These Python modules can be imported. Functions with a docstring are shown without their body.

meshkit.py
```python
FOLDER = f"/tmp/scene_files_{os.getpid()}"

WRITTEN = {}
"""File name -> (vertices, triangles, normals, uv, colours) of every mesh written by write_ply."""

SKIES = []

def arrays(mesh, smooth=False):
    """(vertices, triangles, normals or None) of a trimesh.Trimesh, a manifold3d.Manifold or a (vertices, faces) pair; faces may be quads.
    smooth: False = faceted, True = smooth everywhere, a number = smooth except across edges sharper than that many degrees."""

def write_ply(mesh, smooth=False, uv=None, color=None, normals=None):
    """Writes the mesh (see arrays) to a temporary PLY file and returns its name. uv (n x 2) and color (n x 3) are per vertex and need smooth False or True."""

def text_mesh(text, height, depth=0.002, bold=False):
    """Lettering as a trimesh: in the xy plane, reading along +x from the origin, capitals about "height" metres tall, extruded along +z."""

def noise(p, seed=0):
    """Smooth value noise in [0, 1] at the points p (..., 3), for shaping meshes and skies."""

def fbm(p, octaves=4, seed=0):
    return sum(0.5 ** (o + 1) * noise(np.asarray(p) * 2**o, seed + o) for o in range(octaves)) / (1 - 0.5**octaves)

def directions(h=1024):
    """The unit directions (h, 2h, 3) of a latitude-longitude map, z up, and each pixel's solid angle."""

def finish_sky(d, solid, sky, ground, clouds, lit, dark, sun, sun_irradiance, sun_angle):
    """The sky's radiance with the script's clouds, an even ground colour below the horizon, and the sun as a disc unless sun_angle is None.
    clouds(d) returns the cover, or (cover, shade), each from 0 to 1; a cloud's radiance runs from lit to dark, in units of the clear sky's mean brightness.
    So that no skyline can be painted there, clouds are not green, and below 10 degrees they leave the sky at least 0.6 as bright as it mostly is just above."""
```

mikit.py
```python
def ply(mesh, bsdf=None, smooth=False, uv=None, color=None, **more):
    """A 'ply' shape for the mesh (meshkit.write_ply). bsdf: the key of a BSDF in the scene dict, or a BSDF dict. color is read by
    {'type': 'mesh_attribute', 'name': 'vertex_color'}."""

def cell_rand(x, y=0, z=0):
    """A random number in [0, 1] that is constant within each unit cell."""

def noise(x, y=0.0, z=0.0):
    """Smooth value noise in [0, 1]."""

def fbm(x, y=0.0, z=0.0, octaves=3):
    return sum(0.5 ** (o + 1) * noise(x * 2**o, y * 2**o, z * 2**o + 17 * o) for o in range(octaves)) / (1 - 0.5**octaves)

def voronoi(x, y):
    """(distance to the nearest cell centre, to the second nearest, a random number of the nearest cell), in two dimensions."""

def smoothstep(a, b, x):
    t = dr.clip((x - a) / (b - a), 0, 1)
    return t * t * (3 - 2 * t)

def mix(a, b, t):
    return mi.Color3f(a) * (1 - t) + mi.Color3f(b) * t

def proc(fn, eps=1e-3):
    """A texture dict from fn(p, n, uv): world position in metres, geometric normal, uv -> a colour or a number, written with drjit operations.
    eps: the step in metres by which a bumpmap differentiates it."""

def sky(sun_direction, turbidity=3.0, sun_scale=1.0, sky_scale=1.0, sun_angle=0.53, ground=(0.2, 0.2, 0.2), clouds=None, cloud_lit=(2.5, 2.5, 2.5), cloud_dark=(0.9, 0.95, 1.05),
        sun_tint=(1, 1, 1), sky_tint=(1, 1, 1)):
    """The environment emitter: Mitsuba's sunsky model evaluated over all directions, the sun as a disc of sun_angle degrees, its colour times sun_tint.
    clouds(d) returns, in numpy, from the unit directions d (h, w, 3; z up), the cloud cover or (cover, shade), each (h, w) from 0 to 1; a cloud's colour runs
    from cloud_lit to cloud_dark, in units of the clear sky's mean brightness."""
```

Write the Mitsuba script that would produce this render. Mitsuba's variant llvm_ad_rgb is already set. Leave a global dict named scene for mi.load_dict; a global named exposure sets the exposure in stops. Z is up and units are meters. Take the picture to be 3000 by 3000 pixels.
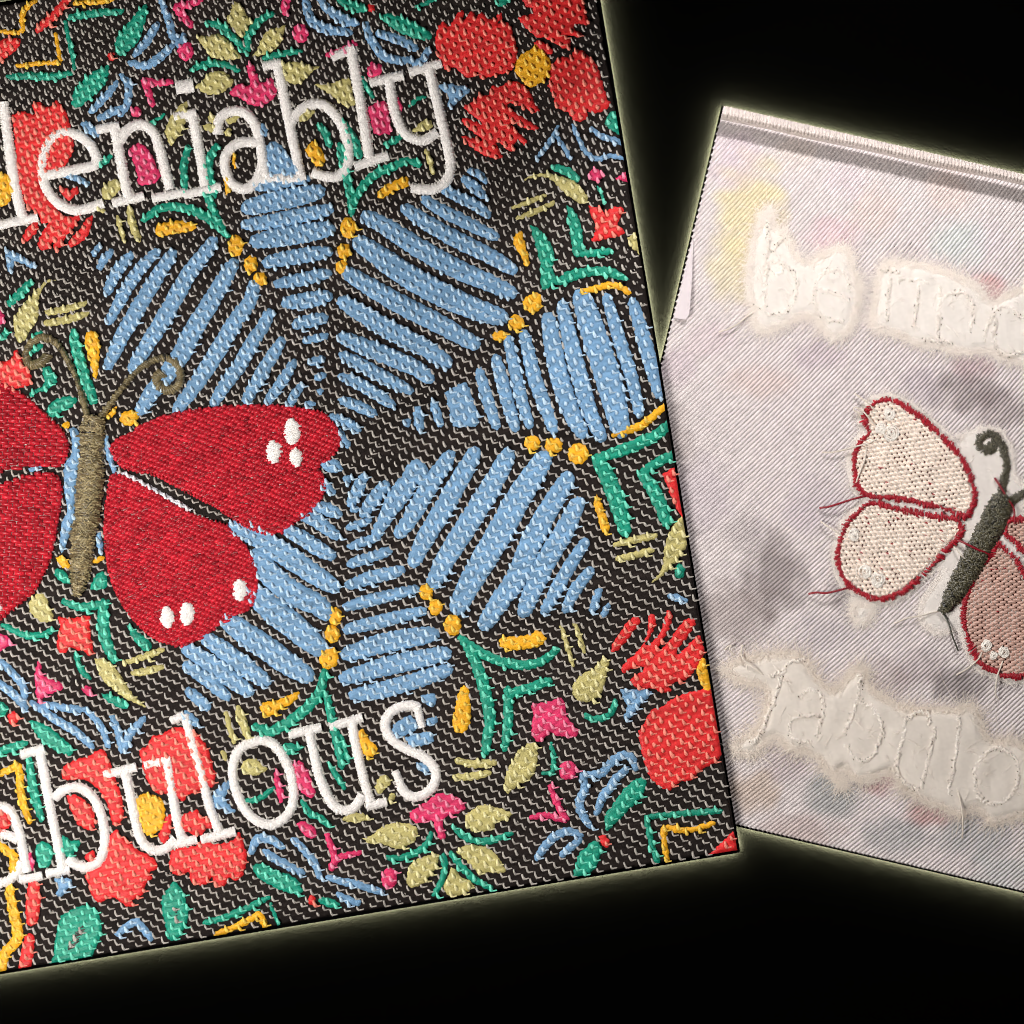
import math, random
import numpy as np
import shapely
from shapely.geometry import Polygon, LineString, Point, box as sbox
from shapely.ops import unary_union
from scipy.spatial import Delaunay, cKDTree
import mitsuba as mi
import mikit, meshkit

# ------------------------------------------------------------------ camera, light, exposure
S = 4e-4                      # metres per unit; all lengths below are in units, 3000 units across the picture
D = 9000.0                    # camera height in units
T = mi.ScalarTransform4f
scene, labels = {}, {}
exposure = 0.1
scene['camera'] = {'type': 'perspective', 'fov': 2 * math.degrees(math.atan(1500 / D)), 'fov_axis': 'x',
                   'near_clip': 0.05, 'far_clip': 60.0,
                   'to_world': T().look_at(origin=[0, 0, D * S], target=[0, 0, 0], up=[0, 1, 0])}


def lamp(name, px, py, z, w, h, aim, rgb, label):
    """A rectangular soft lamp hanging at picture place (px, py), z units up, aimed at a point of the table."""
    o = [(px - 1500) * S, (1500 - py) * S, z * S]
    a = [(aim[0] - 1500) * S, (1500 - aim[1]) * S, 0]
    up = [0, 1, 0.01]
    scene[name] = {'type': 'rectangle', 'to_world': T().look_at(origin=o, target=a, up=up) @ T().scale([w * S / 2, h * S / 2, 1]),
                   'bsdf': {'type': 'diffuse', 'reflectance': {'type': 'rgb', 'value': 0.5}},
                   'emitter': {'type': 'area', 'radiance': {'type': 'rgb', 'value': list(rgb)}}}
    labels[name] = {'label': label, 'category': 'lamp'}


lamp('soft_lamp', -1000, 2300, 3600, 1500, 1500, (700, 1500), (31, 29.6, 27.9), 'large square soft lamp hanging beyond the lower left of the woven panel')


def hooded_lamp(px, py, z, aim, r_bulb, r_hood, length, rgb):
    """A round lamp deep in an unseen black tube added to shape its beam, beyond the top edge of the panels."""
    o = np.array([(px - 1500) * S, (1500 - py) * S, z * S])
    a = np.array([(aim[0] - 1500) * S, (1500 - aim[1]) * S, 0])
    M = T().look_at(origin=o.tolist(), target=a.tolist(), up=[0, 1, 0.01])
    scene['desk_lamp__bulb'] = {'type': 'disk', 'to_world': M @ T().scale([r_bulb * S] * 3),
                                'bsdf': {'type': 'diffuse', 'reflectance': {'type': 'rgb', 'value': 0.5}},
                                'emitter': {'type': 'area', 'radiance': {'type': 'rgb', 'value': list(rgb)}}}
    k = np.linspace(0, 2 * math.pi, 49)[:-1]
    R = np.array([[r_hood, -60], [r_hood, length], [r_hood + 12, length], [r_hood + 12, -72], [0.1, -72], [0.1, -60]])
    v = np.array([[r * math.cos(q), r * math.sin(q), h] for r, h in R for q in k]) * S
    n, m = len(k), len(R)
    f = [(s * n + i, s * n + (i + 1) % n, (s + 1) % m * n + (i + 1) % n, (s + 1) % m * n + i) for s in range(m) for i in range(n)]
    w = (np.array(M.matrix)[:3, :3] @ v.T).T + o
    scene['desk_lamp__added_hood'] = mikit.ply((w, np.array(f)), {'type': 'twosided', 'bsdf': {'type': 'diffuse', 'reflectance': {'type': 'rgb', 'value': 0.02}}})  # tube added to keep this light off the left panel
    labels['desk_lamp'] = {'label': 'round lamp beyond the top edge of the lining panel, with an added black tube narrowing its light', 'category': 'lamp'}


hooded_lamp(2700, -1400, 2000, (2580, 1250), 120, 380, 1000, (610, 585, 570))

# ------------------------------------------------------------------ helpers
rng = np.random.default_rng(7)


def lin(c, k=0.85):
    c = np.asarray(c, float) / 255
    return np.where(c <= 0.04045, c / 12.92, ((c + 0.055) / 1.055) ** 2.4) * k


def mat(name, rough=0.6, spec=0.3, sheen=0.0, coat=0.0, color=None):
    b = {'type': 'principled', 'base_color': {'type': 'mesh_attribute', 'name': 'vertex_color'} if color is None else {'type': 'rgb', 'value': list(map(float, color))},
         'roughness': rough, 'specular': spec, 'sheen': sheen}
    if coat:
        b['clearcoat'] = coat
        b['clearcoat_gloss'] = 0.6
    scene[name] = {'type': 'twosided', 'bsdf': b}


mat('woven_yarn', 0.55, 0.35, 0.2)
mat('ground_yarn', 0.8, 0.12, 0.0)
mat('satin_thread', 0.38, 0.5, 0.2)
mat('red_thread', 0.36, 0.5, 0.0)
mat('olive_thread', 0.33, 0.8, 0.0)
mat('lining_yarn', 0.6, 0.25, 0.3)
mat('fibre', 0.8, 0.2, 0.5)
mat('black_card', 0.9, 0.02, color=(0.0008, 0.0008, 0.0008))
mat('black_velvet', 1.0, 0.0, color=(0.0006, 0.0006, 0.0006))

used = {}


def key(parent, name):
    k = (parent + '__' if parent else '') + name
    n = used.get(k, 0)
    used[k] = n + 1
    return k if n == 0 else f'{k}_{n:03d}'


class Soup:
    """Vertices, triangles and vertex colours gathered from many small pieces."""
    def __init__(self):
        self.v, self.f, self.c, self.n = [], [], [], 0

    def add(self, v, f, c):
        v = np.asarray(v, float)
        if len(v) == 0:
            return
        c = np.asarray(c, float)
        self.v.append(v)
        self.f.append(np.asarray(f, int) + self.n)
        self.c.append(np.broadcast_to(c, v.shape).copy() if c.ndim == 1 else c)
        self.n += len(v)


def put(k, soup, zr, bsdf, smooth=True, warp=None, **lab):
    if soup.n == 0:
        return None
    v, f, c = np.vstack(soup.v), np.vstack(soup.f), np.vstack(soup.c)
    if warp is not None:
        v = v.copy()
        v[:, 2] += warp(v[:, 0], v[:, 1])
    q = (D - zr) / D
    w = np.stack([(v[:, 0] - 1500) * S * q, (1500 - v[:, 1]) * S * q, v[:, 2] * S], 1)
    f = f[:, [0, 2, 1]]
    scene[k] = mikit.ply((w, f), bsdf, smooth=smooth, color=np.clip(c, 0, 1))
    if lab:
        labels[k] = lab
    return k


def fnoise(x, y, s, seed=0):
    """Cheap smooth noise in about [-1, 1], wave length about s."""
    r = np.random.default_rng(1000 + seed)
    o = 0
    for _ in range(7):
        a, ph, m = r.uniform(0, 2 * math.pi), r.uniform(0, 6.28), r.uniform(0.6, 1.6)
        o = o + np.sin((x * math.cos(a) + y * math.sin(a)) * 6.283 / s * m + ph)
    return o / 3.6


def strips(P, halfw, h, n=5):
    """Half-round strips along M polylines. P (M, K, 3); halfw (M, K); h height of the round (M, K). Returns v, f, M*K*n vertices in order."""
    M, K, _ = P.shape
    d = np.gradient(P[:, :, :2], axis=1)
    d /= np.maximum(np.linalg.norm(d, axis=2, keepdims=True), 1e-9)
    nrm = np.stack([-d[..., 1], d[..., 0]], -1)
    a = np.linspace(-1, 1, n)
    v = np.zeros((M, K, n, 3))
    v[..., :2] = P[:, :, None, :2] + nrm[:, :, None, :] * (a[None, None, :, None] * halfw[:, :, None, None])
    v[..., 2] = P[:, :, None, 2] + h[:, :, None] * np.sqrt(np.maximum(1 - a * a, 0))[None, None, :]
    idx = np.arange(M * K * n).reshape(M, K, n)
    A, B, C, E = idx[:, :-1, :-1], idx[:, 1:, :-1], idx[:, 1:, 1:], idx[:, :-1, 1:]
    f = np.concatenate([np.stack([A, C, B], -1).reshape(-1, 3), np.stack([A, E, C], -1).reshape(-1, 3)])
    return v.reshape(-1, 3), f


def smooth_line(pts, step):
    p = np.asarray(pts, float)
    if len(p) > 2:
        q = np.vstack([2 * p[0] - p[1], p, 2 * p[-1] - p[-2]])
        out = []
        for i in range(1, len(q) - 2):
            t = np.linspace(0, 1, 12, endpoint=False)[:, None]
            a, b, c, d = q[i - 1], q[i], q[i + 1], q[i + 2]
            out.append(0.5 * (2 * b + (c - a) * t + (2 * a - 5 * b + 4 * c - d) * t ** 2 + (3 * b - a - 3 * c + d) * t ** 3))
        p = np.vstack(out + [p[-1:]])
    L = np.concatenate([[0], np.cumsum(np.linalg.norm(np.diff(p, axis=0), axis=1))])
    n = max(2, int(round(L[-1] / step)) + 1)
    s = np.linspace(0, L[-1], n)
    return np.stack([np.interp(s, L, p[:, 0]), np.interp(s, L, p[:, 1])], 1)


def smooth_poly(pts, step=6):
    p = smooth_line(list(pts) + [pts[0]], step)
    g = Polygon(p)
    return g if g.is_valid else g.buffer(0)


def brush(pts, w, taper=0.45):
    """Outline of a brush-like stroke, w wide, narrower towards its ends."""
    p = smooth_line(pts, 4)
    t = np.linspace(0, 1, len(p))
    r = w / 2 * (taper + (1 - taper) * np.clip(np.sin(np.pi * t), 0, 1) ** 0.5)
    r = np.minimum(r, w / 2)
    cs = [Point(a).buffer(b, 6) for a, b in zip(p, r)]
    return unary_union([unary_union([cs[i], cs[i + 1]]).convex_hull for i in range(len(cs) - 1)]).simplify(0.5)


def largest(g):
    return max(g.geoms, key=lambda a: a.area) if hasattr(g, 'geoms') else g


def fill(poly, grid, ang=0.0, edge=None):
    """Points and triangles over a polygon: its outline and a lattice inside; also each point's distance to the outline."""
    poly = largest(poly)
    ring = shapely.segmentize(poly, edge or grid * 1.2)
    b = np.vstack([np.array(ring.exterior.coords)[:-1]] + [np.array(i.coords)[:-1] for i in ring.interiors])
    x0, y0, x1, y1 = poly.bounds
    c, s = math.cos(ang), math.sin(ang)
    R = max(x1 - x0, y1 - y0) * 0.75 + grid
    g = np.arange(-R, R, grid)
    gx, gy = np.meshgrid(g, g)
    cx, cy = (x0 + x1) / 2, (y0 + y1) / 2
    px, py = (cx + gx * c - gy * s).ravel(), (cy + gx * s + gy * c).ravel()
    core = poly.buffer(-grid * 0.45)
    if not core.is_empty:
        m = shapely.contains_xy(core, px, py)
        pts = np.vstack([b, np.stack([px[m], py[m]], 1)])
    else:
        pts = b
    pts = pts + rng.normal(0, 1e-4, pts.shape)
    tri = Delaunay(pts).simplices
    cen = pts[tri].mean(1)
    tri = tri[shapely.contains_xy(poly, cen[:, 0], cen[:, 1])]
    a, bb, cc = pts[tri[:, 0]], pts[tri[:, 1]], pts[tri[:, 2]]
    cr = (bb[:, 0] - a[:, 0]) * (cc[:, 1] - a[:, 1]) - (bb[:, 1] - a[:, 1]) * (cc[:, 0] - a[:, 0])
    tri[cr < 0] = tri[cr < 0][:, [0, 2, 1]]
    d = shapely.distance(shapely.points(pts), poly.boundary)
    d[:len(b)] = 0
    return pts, tri, d


def slab(poly, z0, z1):
    """A plate with an outline, from z0 up to z1."""
    g = np.array(poly.exterior.coords)[:-1]
    if Polygon(g).exterior.is_ccw:
        g = g[::-1]
    n = len(g)
    v = np.vstack([np.c_[g, np.full(n, z1)], np.c_[g, np.full(n, z0)]])
    f = [(0, i + 1, i) for i in range(1, n - 1)] + [(n, n + i, n + i + 1) for i in range(1, n - 1)]
    for i in range(n):
        j = (i + 1) % n
        f += [(i, j, n + j), (i, n + j, n + i)]
    return v, np.array(f)


def loops(soup, pts, width, col, zb, n_per=0.7, size=4.5, rad=1.4, high=6, per=0.25):
    """Small loops and ends of thread crowded along a line."""
    p = smooth_line(pts, 1 / n_per)
    w = np.interp(np.linspace(0, 1, len(p)), np.linspace(0, 1, len(width)), width)
    rep = np.maximum((w / 7).astype(int), 1)
    q = np.repeat(p, rep, 0)
    ww = np.repeat(w, rep)
    d = np.repeat(np.gradient(p, axis=0), rep, 0)
    d /= np.maximum(np.linalg.norm(d, axis=1, keepdims=True), 1e-9)
    nr = np.stack([-d[:, 1], d[:, 0]], 1)
    m = len(q)
    o = rng.uniform(-1, 1, m)
    c0 = q + nr * (o * ww / 2)[:, None] + rng.normal(0, 1.0, (m, 2))
    t = np.linspace(-1, 1, 6)
    an = np.arctan2(nr[:, 1], nr[:, 0]) + rng.normal(0, 0.6, m)
    L = size * rng.uniform(0.6, 1.4, m)
    P = np.zeros((m, 6, 3))
    P[:, :, 0] = c0[:, :1] + np.cos(an)[:, None] * L[:, None] * t
    P[:, :, 1] = c0[:, 1:] + np.sin(an)[:, None] * L[:, None] * t
    P[:, :, 2] = zb + (high * np.sqrt(1 - np.minimum(np.abs(o), 0.98) ** 2))[:, None] * rng.uniform(0.6, 1.1, (m, 1)) + 2.2 * (1 - t ** 2)
    hw = np.full((m, 6), rad)
    v, f = strips(P, hw, hw)
    c = np.asarray(col)[None] * (1 + rng.normal(0, per, (m, 1)))
    soup.add(v, f, np.repeat(np.clip(c, 0, 1), 30, 0))


# ------------------------------------------------------------------ table
s = Soup()
v, f = slab(sbox(-2500, -2500, 5500, 5500), -40, 0)
s.add(v, f, (0.001,) * 3)
put('tabletop', s, 0, 'black_velvet', smooth=False, kind='structure', label='black tabletop under both panels')

# ------------------------------------------------------------------ shared outlines (picture units)
LEFT = Polygon([(1709, -268), (2162, 2492), (-150, 2873), (-150, 38)])
RIGHT = Polygon([(2119, 315), (3200, 563), (3200, 2657), (1646, 2296)])
ZC_L, ZT_L, ZF_L = 30.0, 36.0, 62.0   # underside and top of the card, and the cloth, left panel
ZF_R = 19.5                   # underside of the lining cloth, right panel


def card(parent, poly, z0, z1, zr):
    s = Soup()
    v, f = slab(poly.buffer(6.2, join_style=1, quad_segs=4), z0, z1)
    s.add(v, f, (0.001,) * 3)
    put(key(parent, 'backing_card'), s, zr, 'black_card', smooth=False)


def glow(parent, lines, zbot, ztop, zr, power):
    """An unseen glowing strip with housing, added under the card to make a halo on the table."""
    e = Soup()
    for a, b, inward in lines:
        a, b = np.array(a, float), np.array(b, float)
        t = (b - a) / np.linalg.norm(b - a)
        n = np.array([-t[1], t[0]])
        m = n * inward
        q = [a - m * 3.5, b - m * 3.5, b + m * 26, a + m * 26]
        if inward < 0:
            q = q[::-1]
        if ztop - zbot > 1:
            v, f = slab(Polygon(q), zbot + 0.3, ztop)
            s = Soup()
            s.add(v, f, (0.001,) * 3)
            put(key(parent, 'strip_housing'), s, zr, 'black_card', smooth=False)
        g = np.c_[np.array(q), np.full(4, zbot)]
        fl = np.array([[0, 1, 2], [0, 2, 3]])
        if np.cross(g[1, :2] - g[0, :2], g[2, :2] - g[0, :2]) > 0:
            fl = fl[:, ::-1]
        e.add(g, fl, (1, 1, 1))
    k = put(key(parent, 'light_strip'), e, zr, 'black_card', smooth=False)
    scene[k]['emitter'] = {'type': 'area', 'radiance': {'type': 'rgb', 'value': [power, power * 0.99, power * 0.58]}}  # added emitter for the pale halo; the panels have no lamps


def foot(parent, poly, z0, z1, zr):
    s = Soup()
    v, f = slab(poly, z0, z1)
    s.add(v, f, (0.001,) * 3)
    put(key(parent, 'foot'), s, zr, 'black_card', smooth=False)


WP, LP = 'woven_panel', 'lining_panel'
labels[WP] = {'label': 'woven black panel with colourful leaves and flowers, white stitched words and a red butterfly', 'category': 'embroidered panel'}
labels[LP] = {'label': 'pale lining panel showing the fuzzy reverse of the embroidery, tucked under the woven one', 'category': 'embroidered panel'}
off = 4.6                     # the added strip sits just inside the rim of the card
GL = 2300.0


def rim(a, b, side, o=off):
    a, b = np.array(a, float), np.array(b, float)
    t = (b - a) / np.linalg.norm(b - a)
    n = np.array([-t[1], t[0]]) * side
    return a + n * o, b + n * o, -side


card(WP, LEFT, ZC_L, ZT_L, ZT_L)
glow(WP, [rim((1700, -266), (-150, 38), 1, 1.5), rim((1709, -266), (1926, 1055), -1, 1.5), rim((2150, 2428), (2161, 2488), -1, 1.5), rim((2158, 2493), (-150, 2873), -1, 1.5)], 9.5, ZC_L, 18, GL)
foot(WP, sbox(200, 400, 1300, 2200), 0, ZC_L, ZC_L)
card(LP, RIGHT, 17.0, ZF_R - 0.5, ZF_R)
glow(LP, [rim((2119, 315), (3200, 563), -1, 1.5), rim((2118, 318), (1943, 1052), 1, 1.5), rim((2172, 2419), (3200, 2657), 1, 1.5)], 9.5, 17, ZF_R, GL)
foot(LP, sbox(2200, 800, 2900, 2000), 0, 17.0, ZF_R)

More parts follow.
